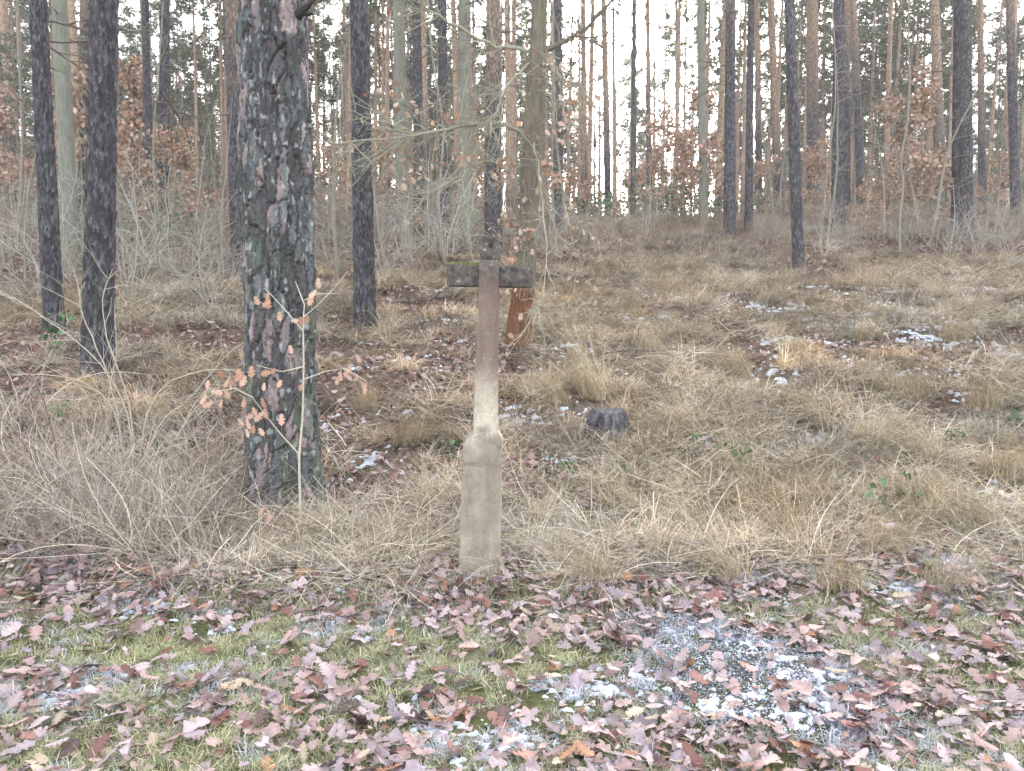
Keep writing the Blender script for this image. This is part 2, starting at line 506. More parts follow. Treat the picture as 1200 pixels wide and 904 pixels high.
# ---- straw lying flat over slope and verge
prot = []
for k in range(6):
    V, Fq, C = blades(rng, 26, .16, (.2, .6), (.0026, .0065), (1.1, 1.5), (-.1, .35), 4, PALE, [.3, .3, .25, .15], kink=.3)
    V[:, 2] += np.repeat(rng.uniform(0, .07, 26), 10)
    prot.append(proto('flat_straw', V, Fq, C, M_GRASS))
x, y = cone_points(rng, 6500, 4.75, 17, 1.0)
keep = (y > verge(x)) & (rng.random(len(x)) < sst(.42, .60, fbm(x / .9, y / .7, 0, 97, 3)) * (.3 + .7 * sst(.36, .52, grassiness(x, y))))
x, y = x[keep], y[keep]
s = rng.uniform(.6, 1.2, len(x))
scatter('flattened_straw', prot, np.stack([x, y, height(x, y) + rng.uniform(.0, .09, len(x))], -1),
        np.stack([rng.normal(.1, .25, len(x)), rng.normal(0, .25, len(x)), rng.uniform(0, 6.3, len(x))], -1),
        np.stack([s, s, s], -1), rng.normal(.85, .2, (len(x), 1)) * np.array([1, .97, .94]),
        'flattened straw lying crosswise over slope and verge', 'grass', rng=rng)
# ---- bare pale stems standing tangled in the verge
prot = []
for k in range(6):
    V, Fq, C = blades(rng, 9, .12, (.45, 1.25), (.0035, .0075), (.1, 1.35), (-.5, 1.1), 8, [(.54, .475, .375), (.45, .39, .31), (.35, .29, .235), (.27, .20, .17)], [.35, .3, .2, .15], tip=.4, wob=.6, kink=.25)
    prot.append(proto('bare_stems_clump', V, Fq, C, M_GRASS))
x = np.concatenate([rng.uniform(-4.3, -.25, 820), rng.uniform(-.1, 4.5, 150)])
y = verge(x) + .1 + np.abs(rng.normal(0, 1.1, len(x)))
keep = fbm(x / .8, y / .8, 0, 99, 2) > np.where(x < -1.6, .36, .46)
keep &= ~((np.abs(x + .2) < .4) & (y < 5.0))
x, y = x[keep], y[keep]
s = rng.uniform(.5, 1.0, len(x)) * np.where(x < -1.8, 1.12, .55)
scatter('bare_stems', prot, np.stack([x, y, height(x, y)], -1),
        np.stack([rng.normal(0, .15, len(x)), rng.normal(0, .15, len(x)), rng.uniform(0, 6.3, len(x))], -1),
        np.stack([s, s, s * rng.uniform(.6, 1, len(x))], -1), rng.normal(1, .2, (len(x), 1)) * np.ones(3),
        'tangle of thin pale bare stems along the left hand verge', 'weeds', rng=rng)
# ---- upright dead stalks on the upper slope
prot = []
for k in range(5):
    V, Fq, C = blades(rng, 14, .16, (.35, .95), (.003, .006), (.0, .22), (-.1, .5), 4, [(.30, .24, .18), (.22, .18, .14), (.40, .33, .24), (.26, .16, .11)], None)
    prot.append(proto('dead_stalk_clump', V, Fq, C, M_GRASS))
x, y = cone_points(rng, 7000, 9, 32, 1.6)
w = sst(12, 20, y) * .8 + .12
keep = rng.random(len(x)) < w * sst(.38, .6, fbm(x / 2.4, y / 2.4, 0, 133, 3))
x, y = x[keep], y[keep]
s = rng.uniform(.5, 1.1, len(x))
scatter('dead_stalks', prot, np.stack([x, y, height(x, y)], -1),
        np.stack([rng.normal(0, .1, len(x)), rng.normal(0, .1, len(x)), rng.uniform(0, 6.3, len(x))], -1),
        np.stack([s, s, s], -1), np.stack([rng.normal(1, .2, len(x))] * 3, -1),
        'thin upright dead weed stalks on the upper slope', 'weeds', rng=rng)
# ---- short mossy grass on the path
GP = Vector(G(868, 790)); GPR = (.48, .55)            # the gravelly frozen patch
def in_patch(x, y):
    q = np.hypot((x - GP.x) / GPR[0] - (y - GP.y) * -.35, (y - GP.y) / GPR[1])
    return q + (fbm(x / .18, y / .18, 0, 222, 3) - .5) * .9
def f_path(x, y):                                      # where crusts of snow lie on the path
    n = fbm(x / .034, y / .028, 0, 300, 3) * .58 + fbm(x / .3, y / .26, 0, 301, 2) * .42
    n = n + .035 * (1 - sst(.55, 1.1, in_patch(x, y)))
    return n - .637
def f_slope(x, y):
    return fbm(x / .055, y / .05, 0, 310, 3) * .62 + fbm(x / .6, y / .45, 0, 311, 3) * .38 + .03 * sst(0, 3, x) - .675 - .1 * sst(-.8, -3, x)
prot = []
for k in range(6):
    V, Fq, C = blades(rng, 46, .045, (.018, .075), (.0016, .0034), (.2, 1.3), (.2, 1.6), 3,
                      [(.24, .255, .165), (.30, .305, .21), (.18, .205, .12), (.38, .35, .27), (.48, .44, .36)], [.24, .22, .14, .22, .18])
    prot.append(proto('short_grass_clump', V, Fq, C, M_GRASS))
x = rng.uniform(-3.9, 4.1, 17000); y = rng.uniform(1.9, 5.1, 17000)
keep = (rng.random(len(x)) < sst(.45, 1.25, in_patch(x, y)) + .06) & (rng.random(len(x)) < .25 + .75 * sst(.33, .5, fbm(x / .5, y / .4, 0, 61, 3)))
x, y = x[keep], y[keep]
q = fbm(x / .7, y / .6, 0, 62, 3)[:, None]
tn = rng.normal(1, .14, (len(x), 1)) * (np.array([1.05, 1.0, .95]) * (1 - q) * 2 * .5 + np.array([1.02, 1.05, .72]) * q)* 1.15
fr = np.clip(sst(-.10, .03, f_path(x, y)) * .75 + .75 * sst(1.4, .8, in_patch(x, y)), 0, .8)[:, None]
tn = tn * (1 - fr) + np.array([1.75, 1.85, 3.1]) * fr * rng.uniform(.8, 1.1, (len(x), 1))
s = rng.uniform(.6, 1.25, len(x))
scatter('short_grass', prot, np.stack([x, y, height(x, y)], -1),
        np.stack([rng.normal(0, .1, len(x)), rng.normal(0, .1, len(x)), rng.uniform(0, 6.3, len(x))], -1),
        np.stack([s, s, s * rng.uniform(.5, 1, len(x))], -1), tn, 'short mossy yellow green grass growing on the path', 'grass', rng=rng)
# ---- grit in the frozen patch
def pebble(r):
    bm = bmesh.new(); bmesh.ops.create_icosphere(bm, subdivisions=1, radius=1)
    for v in bm.verts: v.co *= r.uniform(.7, 1.2); v.co.z *= .55
    me = bpy.data.meshes.new('pebble'); bm.to_mesh(me); bm.free()
    a = me.color_attributes.new('col', 'FLOAT_COLOR', 'POINT'); a.data.foreach_set('color', np.ones(len(me.vertices) * 4, np.float32))
    me.materials.append(M_GRASS)
    return bpy.data.objects.new('pebble', me)
rr = random.Random(3)
prot = [pebble(rr) for k in range(4)]
x = GP.x + rng.normal(0, .46, 26000); y = GP.y + rng.normal(0, .46, 26000)
keep = rng.random(len(x)) < sst(1.35, .5, in_patch(x, y)) * .8
x, y = x[keep], y[keep]
s = rng.uniform(.0018, .0055, len(x)) * np.where(rng.random(len(x)) < .05, 2.2, 1)
tn = np.array([.22, .225, .25]) * rng.uniform(.4, 1.7, (len(x), 1)) * rng.uniform(.9, 1.1, (len(x), 3))
tn[rng.random(len(x)) < .28 * sst(.35, .6, fbm(x / .12, y / .1, 0, 260, 2)) + .08] = (.66, .70, .76)
scatter('gravel', prot, np.stack([x, y, height(x, y) + .003], -1), rng.uniform(0, 6.3, (len(x), 3)) * np.array([.1, .1, 1]),
        np.stack([s] * 3, -1), tn, 'grey grit showing through frozen patch of the path', 'gravel', rng=rng)

# ------------------------------------------------------------------ snow
def snow_sheet(x0, x1, y0, y1, st, fld, lift):
    xs = np.arange(x0, x1, st); ys = np.arange(y0, y1, st)
    X, Y = np.meshgrid(xs, ys)
    f = fld(X, Y)
    Z = height(X, Y) + np.clip(f, -.06, .08) * lift
    nx = len(xs)
    i = np.arange(len(ys) - 1)[:, None] * nx + np.arange(nx - 1)[None]
    Fq = np.stack([i, i + 1, i + nx + 1, i + nx], -1).reshape(-1, 4)
    ok = (f.ravel()[Fq] > -.025).any(1)
    Fq = Fq[ok]
    u, inv = np.unique(Fq, return_inverse=True)
    return np.stack([X, Y, Z], -1).reshape(-1, 3)[u], inv.reshape(-1, 4)
a = snow_sheet(-3.6, 3.8, 2.0, 5.1, .009, f_path, .16)
b = snow_sheet(-4, 8.5, 5.1, 14, .018, f_slope, .35)
sn = obj('snow', mesh('snow', np.concatenate([a[0], b[0]]), np.concatenate([a[1], b[1] + len(a[0])]), M_SNOW, None, True))
tag(sn, 'thin crusts of old snow scattered over path and slope', 'snow', None, 'stuff')

# ------------------------------------------------------------------ the stone cross
def m_stone(name='weathered_concrete', crust=1.68, cmax=1.0, grime=.95):
    m, nt, b = newmat(name, .9, .15)
    v = coords(nt)
    n1 = noise(nt, 9, 5, v, .6); n2 = noise(nt, 75, 5, v, .75); n3 = noise(nt, 26, 5, v, .65); n4 = noise(nt, 5.5, 4, coords(nt, (1, 1, .3)), .6)
    sx = N(nt, 'ShaderNodeSeparateXYZ'); nt.links.new(v, sx.inputs[0])
    c = mixc(nt, (.37, .31, .24), (.60, .525, .42), ramp(nt, n1, [(.36, 0), (.64, 1)]))
    c = mixc(nt, c, (.20, .165, .13), ramp(nt, n2, [(.50, 0), (.66, .55)]))
    def band(lo, hi, fade, amp=.35):
        ma = N(nt, 'ShaderNodeMath'); ma.operation = 'MULTIPLY_ADD'
        nt.links.new(n1, ma.inputs[0]); ma.inputs[1].default_value = amp; nt.links.new(sx.outputs[2], ma.inputs[2])
        a = N(nt, 'ShaderNodeMapRange'); nt.links.new(ma.outputs[0], a.inputs[0])
        a.inputs[1].default_value = lo + amp / 2; a.inputs[2].default_value = lo + fade + amp / 2
        d = N(nt, 'ShaderNodeMapRange'); nt.links.new(ma.outputs[0], d.inputs[0])
        d.inputs[1].default_value = hi + amp / 2; d.inputs[2].default_value = hi - fade + amp / 2
        mm = N(nt, 'ShaderNodeMath'); mm.operation = 'MULTIPLY'
        nt.links.new(a.outputs[0], mm.inputs[0]); nt.links.new(d.outputs[0], mm.inputs[1])
        return mm.outputs[0]
    def times(a_, b_):
        mm = N(nt, 'ShaderNodeMath'); mm.operation = 'MULTIPLY'
        for s_, q in zip(mm.inputs, (a_, b_)):
            if isinstance(q, float): s_.default_value = q
            else: nt.links.new(q, s_)
        return mm.outputs[0]
    # grey brown grime on the upper half, rust stain on the shaft, black crust on arms and head
    c = mixc(nt, c, (.16, .125, .108), times(band(1.05, 3, .3), ramp(nt, n4, [(.30, grime * .5), (.65, grime)])))
    c = mixc(nt, c, (.19, .125, .10), times(band(1.15, 1.85, .12), ramp(nt, n4, [(.40, .1), (.56, .9)])))
    c = mixc(nt, c, (.05, .047, .047), times(band(crust, 4, .1, .12), ramp(nt, n3, [(.38, cmax), (.68, cmax * .35)])))
    c = mixc(nt, c, (.20, .168, .135), times(band(-1, .92, .12), ramp(nt, n4, [(.35, .4), (.62, .85)])))
    c = mixc(nt, c, (.50, .50, .47), times(band(1.65, 3, .1), ramp(nt, n3, [(.66, 0), (.70, .8)])))
    c = mixc(nt, c, (.45, .43, .38), ramp(nt, noise(nt, 48, 4, v, .7), [(.60, 0), (.68, .4)]))
    c = mixc(nt, c, (.13, .105, .085), ramp(nt, noise(nt, 13, 6, coords(nt, (1, 1, .3)), .75), [(.52, 0), (.66, .4)]))
    c = mixc(nt, c, (.11, .12, .07), times(band(-1, .30, .2), ramp(nt, n3, [(.45, 0), (.65, .5)])))
    nt.links.new(c, b.inputs['Base Color'])
    bump(nt, b, n2, .7, .008)
    return m
M_STONE = m_stone('pale_concrete', 1.66, .62, 1.0)
M_STONE_DARK = m_stone('crusted_concrete', 1.0, 1.0)
M_STONE_HEAD = m_stone('crusted_head_concrete', 1.6, 1.0)

def slab(name, prof, y0, y1, parent, seed, amp=.004, bev=.012, mat=None):
    """prof: closed outline in x,z, extruded from y0 (front) to y1; worn, rough edges."""
    bm = bmesh.new()
    a = [bm.verts.new((px_, y0, pz_)) for px_, pz_ in prof]
    fce = bm.faces.new(a)
    ex = bmesh.ops.extrude_face_region(bm, geom=[fce])
    bmesh.ops.translate(bm, verts=[g for g in ex['geom'] if isinstance(g, bmesh.types.BMVert)], vec=(0, y1 - y0, 0))
    bmesh.ops.recalc_face_normals(bm, faces=bm.faces)
    bmesh.ops.bevel(bm, geom=list(bm.edges), offset=bev, segments=2, affect='EDGES', profile=.6)
    for it in range(7):
        long_e = [e for e in bm.edges if e.calc_length() > .022]
        if not long_e: break
        bmesh.ops.subdivide_edges(bm, edges=long_e, cuts=1, use_grid_fill=True)
    bmesh.ops.triangulate(bm, faces=bm.faces)
    bm.normal_update()
    co = np.array([v.co for v in bm.verts]); no = np.array([v.normal for v in bm.verts])
    d = (fbm(co[:, 0] * 14, co[:, 1] * 14, co[:, 2] * 14, seed, 4) - .5) * 2 * amp
    d -= np.maximum(0, vn(co[:, 0] * 22, co[:, 1] * 22, co[:, 2] * 22, seed + 4) - .72) * .06
    for v, q, nn in zip(bm.verts, d, no):
        v.co += Vector(nn) * q
    me = bpy.data.meshes.new(name); bm.to_mesh(me); bm.free()
    me.materials.append(mat or M_STONE)
    me.polygons.foreach_set('use_smooth', np.ones(len(me.polygons), bool))
    return obj(name, me, parent)
CB = G(562, 678); CB = Vector((CB.x, CB.y, hh(CB.x, CB.y)))
cross = empty('stone_cross', CB, 'tall weathered stone cross standing at the edge of the path', 'cross')
cs = CB.y / (CP * F)        # metres per pixel at the cross, near enough
def cxz(px, py):
    p = P(px, py, CB.y); return (p.x - CB.x, p.z - CB.z)
def prof(pts): return [cxz(*p) for p in pts]
slab('plinth', prof([(536, 700), (543, 520), (547, 515), (557, 509), (582, 505), (588.5, 516), (586, 700)]), 0, .17, cross, 5, .005, .009)
slab('shaft', prof([(554, 514), (556, 450), (559.5, 380), (561.5, 304), (585, 304), (584.5, 380), (583, 450), (583.5, 514)]), .012, .135, cross, 15, .004, .011)
slab('crossbar', prof([(523, 335), (523, 309), (625, 312), (624, 337)]), .034, .148, cross, 25, .004, .010, M_STONE_DARK)
slab('head', prof([(561, 306), (562, 292), (564, 281), (568, 277), (580, 277), (584, 282), (586, 306)]), .016, .13, cross, 35, .005, .011, M_STONE_HEAD)
# moss cushion on the crossbar
mo = MB()
r2 = np.random.default_rng(2)
xl, zl = cxz(526, 308.5); xr, zr = cxz(560, 309.5)
for k in range(240):
    t = r2.random(); px_ = xl + (xr - xl) * t; pz_ = zl + (zr - zl) * t; py_ = r2.uniform(.035, .14)
    L_ = r2.uniform(.004, .014); dx, dy = r2.normal(0, .005, 2)
    mo.tube([(px_, py_, pz_ - .006), (px_ + dx, py_ + dy, pz_ + L_)], [.003, .001], 3, np.array((.16, .19, .06)) * r2.uniform(.6, 1.4))
obj('moss', mo.build('moss', M_TWIG), cross)['kind'] = 'stuff'
# small iron hook on the head
mo = MB()
hx, hz = cxz(575, 288)
mo.tube([(hx, .03, hz), (hx, -.012, hz), (hx + .003, -.022, hz + .012), (hx + .004, -.018, hz + .022)], .005, 6, (.05, .045, .045))
obj('iron_hook', mo.build('iron_hook', M_TWIG), cross)

# ------------------------------------------------------------------ trunks
def trunk_mesh(name, r0, H, zs, na, seed, mat, lean=(0, 0), curve=.05, flare=.28, bark=.014, cu=.07, cv=.17, col=None, taper=.75, top=.25, ecc=.04):
    rg = np.random.default_rng(seed)
    th = np.linspace(0, 2 * np.pi, na, endpoint=False)
    T, Z = np.meshgrid(th, zs)
    t = np.clip(Z / H, 0, 1)
    rad = r0 * (1 - (1 - top) * t ** taper) + r0 * flare * np.exp(-np.maximum(Z, 0) / .28) * (1 + .35 * np.sin(T * 4 + seed) + .2 * np.sin(T * 7 + seed * 2))
    rad = rad * (1 + ecc * np.sin(2 * T + seed) + .02 * np.sin(Z * 1.7 + seed))
    nu = max(6, int(round(2 * np.pi * r0 / cu)))
    cx_, sy_ = np.cos(T) * r0, np.sin(T) * r0
    wu = (fbm(cx_ / .12, sy_ / .12, Z / .3, seed + 2, 3) - .5) * 1.5
    wv = (fbm(cx_ / .15, sy_ / .15, Z / .2, seed + 7, 3) - .5) * 1.2
    u = T / (2 * np.pi) * nu
    if col:
        jag = (fbm(cx_ / .02, sy_ / .02, Z / .035, seed + 3, 2) - .5)
        wu = wu * .8 + jag * .55; wv = wv * .8 + jag * .35
    f1, f2, idr = voro(u + wu, Z / cv + wv, nu, seed)
    e = sst(.0, .28, f2 - f1)
    step = np.floor(fbm(cx_ / .05, sy_ / .05, Z / .16, seed + 21, 3) * 7) / 7
    d = bark * (e * (.45 + .8 * idr) - .6 + .8 * (step - .45))
    if col:
        e = sst(.0, .13, f2 - f1)
        g1, g2, id2 = voro(u * 2.3 + wu * 2 + 7, Z / cv * 2.1 + wv * 2, int(round(nu * 2.3)), seed + 50)
        e2 = sst(0, .10, g2 - g1)
        step = np.floor(fbm(cx_ / .035, sy_ / .035, Z / .15, seed + 21, 3) * 11) / 11
        d = bark * (.55 * e * (.35 + .9 * idr) + .30 * e * e2 * id2 + 1.1 * (step - .5) * e + .25 * (fbm(cx_ / .012, sy_ / .012, Z / .05, seed + 33, 3) - .5) - .4)
        step = step + id2 * .6
    fade = 1 - .8 * sst(3, 8, Z)
    rad = rad + d * fade
    ax = lean[0] * Z + curve * np.sin(Z / 4.3 + seed) - curve * math.sin(seed)
    ay = lean[1] * Z
    V = np.stack([ax + rad * np.cos(T), ay + rad * np.sin(T), Z], -1).reshape(-1, 3)
    nz = len(zs)
    i = np.arange(nz - 1)[:, None] * na; j = np.arange(na)[None]; k = (j + 1) % na
    Fq = np.stack([i + j, i + k, i + na + k, i + na + j], -1).reshape(-1, 4)
    C = None
    if col:
        C = col(idr, e, step, T, Z, cx_, sy_, seed).reshape(-1, 3)
    return mesh(name, V, Fq, mat, C, True)
def zsteps(*s): return axis(list(s))
def axis_at(z, lean, curve, seed):
    return lean[0] * z + curve * math.sin(z / 4.3 + seed) - curve * math.sin(seed), lean[1] * z

# ------------------------------------------------------------------ pine crowns (shared)
def grow(mb, p, d, L, r, depth, rg, c, kids=4, wig=.35, droop=0.0, sides=5, ang=(.5, 1.1), tips=None, ratio=.55, seg=6, rt=.3):
    p = np.array(p, float); d = np.array(d, float); d /= np.linalg.norm(d)
    pts = [p]
    for k in range(seg):
        d = d + rg.normal(0, wig / seg, 3) + np.array([0, 0, -droop / seg])
        d /= np.linalg.norm(d)
        p = p + d * L / seg
        pts.append(p)
    mb.tube(pts, np.linspace(r, r * rt, seg + 1), sides if depth > 0 else 3, np.asarray(c) * rg.uniform(.8, 1.2))
    if tips is not None and depth <= 1:
        tips += [(q, d) for q in pts[seg // 2:]]
    if depth > 0:
        for k in range(kids):
            t = rg.uniform(.25, .98); i0 = min(seg - 1, int(t * seg)); f = t * seg - i0
            q = pts[i0] * (1 - f) + pts[i0 + 1] * f
            dd = pts[i0 + 1] - pts[i0]; dd /= np.linalg.norm(dd)
            s = np.cross(dd, rg.normal(0, 1, 3)); s /= np.linalg.norm(s) + 1e-9
            a = rg.uniform(*ang)
            grow(mb, q, dd * math.cos(a) + s * math.sin(a), L * ratio * rg.uniform(.6, 1.2) * (1.15 - .5 * t), r * (1 - (1 - rt) * t) * .6, depth - 1, rg, c, kids, wig, droop, sides, ang, tips, ratio, max(3, seg - 1), rt)
    return pts

def needle_tufts(rg, pts, n, size, cols):
    k = len(pts) * n
    base = np.repeat(np.asarray(pts), n, 0) + rg.normal(0, size * .25, (k, 3))
    d = rg.normal(0, 1, (k, 3)); d[:, 2] = d[:, 2] * .6 + .35; d /= np.linalg.norm(d, axis=1)[:, None]
    s = np.cross(d, rg.normal(0, 1, (k, 3))); s /= np.linalg.norm(s, axis=1)[:, None]
    L = rg.uniform(.6, 1.3, (k, 1)) * size; w = size * .10
    V = np.stack([base - s * w, base + s * w, base + d * L + s * w * .6, base + d * L - s * w * .6], 1)
    C = np.asarray(cols)[rg.integers(0, len(cols), k)] * rg.uniform(.6, 1.3, (k, 1))
    return V.reshape(-1, 3), np.arange(k * 4).reshape(-1, 4), np.repeat(C, 4, 0)

PINE_H = 22.0
CROWNS, DEADB = [], []
for k in range(5):
    rg = np.random.default_rng(100 + k)
    mb = MB(); tips = []
    for j in range(20):
        z = 12.0 + 9.6 * (j + rg.random()) / 20
        L = (2.4 - 1.7 * ((z - 12) / 10) ** 1.3) * rg.uniform(.6, 1.2)
        a = rg.uniform(0, 6.3)
        grow(mb, (0, 0, z), (math.cos(a), math.sin(a), rg.uniform(-.05, .5)), L, .035, 1, rg, (.17, .10, .065), 3, .5, -.3, 4, tips=tips)
    V, Fq, C = needle_tufts(rg, [t[0] + rg.normal(0, .14, 3) for t in tips], 9, .24, [(.065, .10, .045), (.09, .125, .055), (.05, .08, .042), (.15, .155, .07)])
    mb.add(V, Fq, C)
    CROWNS.append(mb.build('crown', M_FOL, False))
    mb = MB()
    for j in range(16):
        z = rg.uniform(3.0, 12.5); a = rg.uniform(0, 6.3)
        grow(mb, (0, 0, z), (math.cos(a), math.sin(a), rg.uniform(-.3, .3)), rg.uniform(.4, 1.7), .018, 1 if rg.random() < .7 else 0, rg, (.16, .13, .11), 4, .5, .25, 4, ratio=.6, seg=5)
    DEADB.append(mb.build('dead_branches', M_TWIG))
FART = [trunk_mesh('trunk', .17, PINE_H, zsteps((-.6, 1, .16), (1, 22, .7)), 12, 200 + k, M_PINE_FAR,
                   (random.uniform(-.02, .02), random.uniform(-.02, .02)), random.uniform(.02, .14), bark=.006) for k in range(9)]

def pine(loc, label, group, trunk_me, k, s=1.0, lean=(0, 0), rot=0.0, name='pine_tree'):
    t = empty(name, loc, label, 'tree', group)
    t.rotation_euler[2] = rot
    t.scale = (s, s, s)
    tr = obj('trunk', trunk_me, t)
    for nm, lib in (('crown', CROWNS), ('dead_branches', DEADB)):
        c = obj(nm, lib[k % 5], t)
        c.rotation_euler[2] = k * 1.7; c['kind'] = 'stuff'
        c.location = (lean[0] * 14, lean[1] * 14, 0)
    return t

# ------------------------------------------------------------------ the big pine by the path
def col_big(idr, e, step, T, Z, cx_, sy_, seed):
    pal = np.array([(.09, .083, .088), (.125, .11, .115), (.072, .07, .07), (.145, .155, .165), (.10, .11, .095), (.29, .21, .205), (.22, .17, .17), (.21, .22, .22)])
    cut = np.array([.19, .34, .49, .62, .75, .84, .91, 1.01])
    ci = np.searchsorted(cut, np.mod(idr * 7.13 + .33 * step, 1.0))
    C = pal[ci] * np.where((ci == 5) | (ci == 6), .95, .68)[..., None]
    # green lichen low down and on one flank, pale lichen flecks
    lich = sst(.52, .72, fbm(cx_ / .09, sy_ / .09, Z / .2, seed + 60, 3)) * sst(3.2, .6, Z)
    C = C * (1 - .6 * lich[..., None]) + np.array((.105, .12, .078)) * .6 * lich[..., None]
    fleck = sst(.66, .74, fbm(cx_ / .025, sy_ / .025, Z / .06, seed + 70, 2))[..., None] * e[..., None]
    C = C * (1 - .7 * fleck) + np.array((.33, .34, .33)) * .7 * fleck
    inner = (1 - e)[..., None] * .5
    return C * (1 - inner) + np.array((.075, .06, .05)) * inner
b0 = G(333, 592); b0 = Vector((b0.x, b0.y, hh(b0.x, b0.y)))
tp = P(322, 0, b0.y)
lean = ((tp.x - b0.x) / (tp.z - b0.z) * .8, 0.0)
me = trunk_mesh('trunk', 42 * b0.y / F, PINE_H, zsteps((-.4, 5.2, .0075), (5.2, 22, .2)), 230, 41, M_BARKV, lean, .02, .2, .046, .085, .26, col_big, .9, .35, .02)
big = empty('pine_tree', b0, 'thick foreground pine with rough plated bark left of the stone cross', 'tree')
obj('trunk', me, big)
for nm, lib in (('crown', CROWNS), ('dead_branches', DEADB)):
    c = obj(nm, lib[0], big); c.location = (lean[0] * 14, 0, 1.5); c['kind'] = 'stuff'
# the snapped dead branch stub near the top of the view
mb = MB(); q = P(352, 16, b0.y - .12) - b0
mb.tube([q + Vector((-.06, .08, -.02)), q, q + Vector((.07, -.05, .035)), q + Vector((.12, -.07, .07))], [.035, .03, .02, .012], 7, (.05, .042, .04))
mb.tube([q + Vector((.02, 0, .0)), q + Vector((.09, -.04, -.02))], [.02, .01], 6, (.05, .042, .04))
obj('branch_stub', mb.build('branch_stub', M_TWIG), big)

# ------------------------------------------------------------------ the pines one can tell apart
MID = [  # base px, base py, px at the top of the frame, width px, look, label
    (64, 392, 42, 23, 'p', 'dark slanting pine nearest the left edge, leaning outwards'),
    (114, 442, 121, 35, 'p', 'stout straight dark pine left of the thick foreground pine'),
    (84, 318, 68, 20, 'g', 'smooth green grey trunk between the two dark pines on the left'),
    (98, 285, 100, 14, 'o', 'orange brown pine just right of the green grey trunk'),
    (176, 268, 172, 11, 'p', 'left one of two close slim pines left of the thick pine'),
    (192, 275, 194, 15, 'p', 'right one of two close slim pines left of the thick pine'),
    (281, 318, 272, 21, 'o', 'orange topped pine half hidden by the left of the thick pine'),
    (428, 387, 419, 26, 'p', 'dark straight pine right of the thick pine with pale blaze'),
    (473, 268, 466, 17, 'g', 'pale mossy trunk right of the dark straight pine'),
    (491, 280, 488, 13, 'p', 'slim dark pine left of the stone cross, second from the dark one'),
    (520, 268, 520, 13, 'p', 'slim pine just left of the mossy trunk above the crossbar end'),
    (546, 276, 545, 16, 'g', 'greenish mossy trunk left of the pine behind the cross'),
    (578, 292, 578, 22, 'o', 'pine standing straight behind the top of the stone cross'),
    (654, 268, 652, 13, 'p', 'slim dark pine just right of the oak behind the cross'),
    (685, 254, 682, 9, 'o', 'thin reddish pine on the ridge, second right of the oak'),
    (713, 252, 708, 9, 'o', 'thin brown pine on the ridge third right of the oak'),
    (742, 250, 745, 7, 'p', 'very thin dark pine on the ridge against the white sky'),
    (762, 246, 760, 7, 'o', 'thin pine in front of the brightest gap of sky'),
    (825, 266, 821, 11, 'g', 'thin greenish trunk beside the brown leaved young oak'),
    (855, 278, 855, 15, 'o', 'straight pine with brown top and dark foot on the ridge'),
    (877, 272, 879, 10, 'p', 'slim pine close right of the brown topped straight pine'),
    (890, 252, 887, 9, 'o', 'orange sunlit pine between the slim pine and the dark pine'),
    (914, 252, 904, 11, 'o', 'pinkish slanting pine left of the dark pine on the slope'),
    (936, 318, 928, 14, 'p', 'dark thin pine standing lowest on the right hand slope'),
    (955, 250, 951, 17, 'o', 'light brown pine behind the dark thin pine on the slope'),
    (982, 270, 982, 16, 'p', 'dark left stem of the touching pine pair on the ridge'),
    (991, 262, 990, 12, 'o', 'paler right stem of the touching pine pair on the ridge'),
    (1011, 245, 998, 11, 'o', 'leaning reddish pine right of the touching pine pair'),
    (1104, 250, 1096, 14, 'o', 'orange pine left of the stout grey pine pair'),
    (1122, 270, 1124, 14, 'p', 'left grey stem of the stout pine pair near the right edge'),
    (1133, 278, 1133, 15, 'p', 'right stem of the stout pine pair near the right edge'),
    (1152, 252, 1149, 9, 'o', 'thin brown pine right of the stout grey pine pair'),
    (1191, 258, 1182, 12, 'o', 'reddish pine at the right edge of the picture'),
]
LAND = []
taken = [(b0.x, b0.y)]
for k, (bx_, by_, tx_, wd, look, lab) in enumerate(MID):
    g = G(bx_, by_)
    if g.y > 40: g = P(bx_, by_, 31.0)
    z = hh(g.x, g.y)
    g = Vector((g.x, g.y, z))
    r0 = wd * g.y / F / 2
    tp = P(tx_, 0, g.y)
    ln = ((tp.x - g.x) / (tp.z - g.z), random.uniform(-.01, .01))
    H = PINE_H
    near = g.y < 14
    zs = zsteps((-.5, 6, .03 if near else .08), (6, 22, .5))
    big_b = near
    mt = {'p': M_PINE_DARK, 'o': M_PINE, 'g': M_GREENBARK}[look]
    me = trunk_mesh('trunk', r0 * .97, H, zs, 64 if near else 28, 300 + k, mt, ln, .03, .16 if look != 'g' else .1,
                    .016 if near else .009, .06, .14, None, .85, .3)
    t = pine(g, lab, 'pines on the slope and ridge', me, k, 1.0, ln, name='pine_tree' if look != 'g' else 'mossy_tree')
    LAND.append((bx_, lab)); taken.append((g.x, g.y))
# pale blaze on the dark straight pine
g428 = G(428, 387)

# ------------------------------------------------------------------ far pines beyond the ridge
rg = np.random.default_rng(77)
far = []
tries = 0
while len(far) < 262 and tries < 30000:
    tries += 1
    y = 27 + 62 * rg.random() ** .85
    x = rg.uniform(-1, 1) * (.70 * y + 1)
    if y < 31 and rg.random() < .5: continue
    if all((x - a) ** 2 + (y - b) ** 2 > (1.3 + .008 * y) ** 2 for a, b in taken):
        px, py = PX(x, y, hh(x, y))
        if px < -90 or px > 1290: continue
        if y < 60 and 715 < px < 800 and rg.random() < .45: continue
        taken.append((x, y)); far.append((px, x, y))
far.sort()
ORD = ['first', 'second', 'third', 'fourth', 'fifth', 'sixth', 'seventh', 'eighth', 'ninth', 'tenth', 'eleventh', 'twelfth', 'thirteenth', 'fourteenth', 'fifteenth', 'sixteenth', 'seventeenth', 'eighteenth', 'nineteenth', 'twentieth']
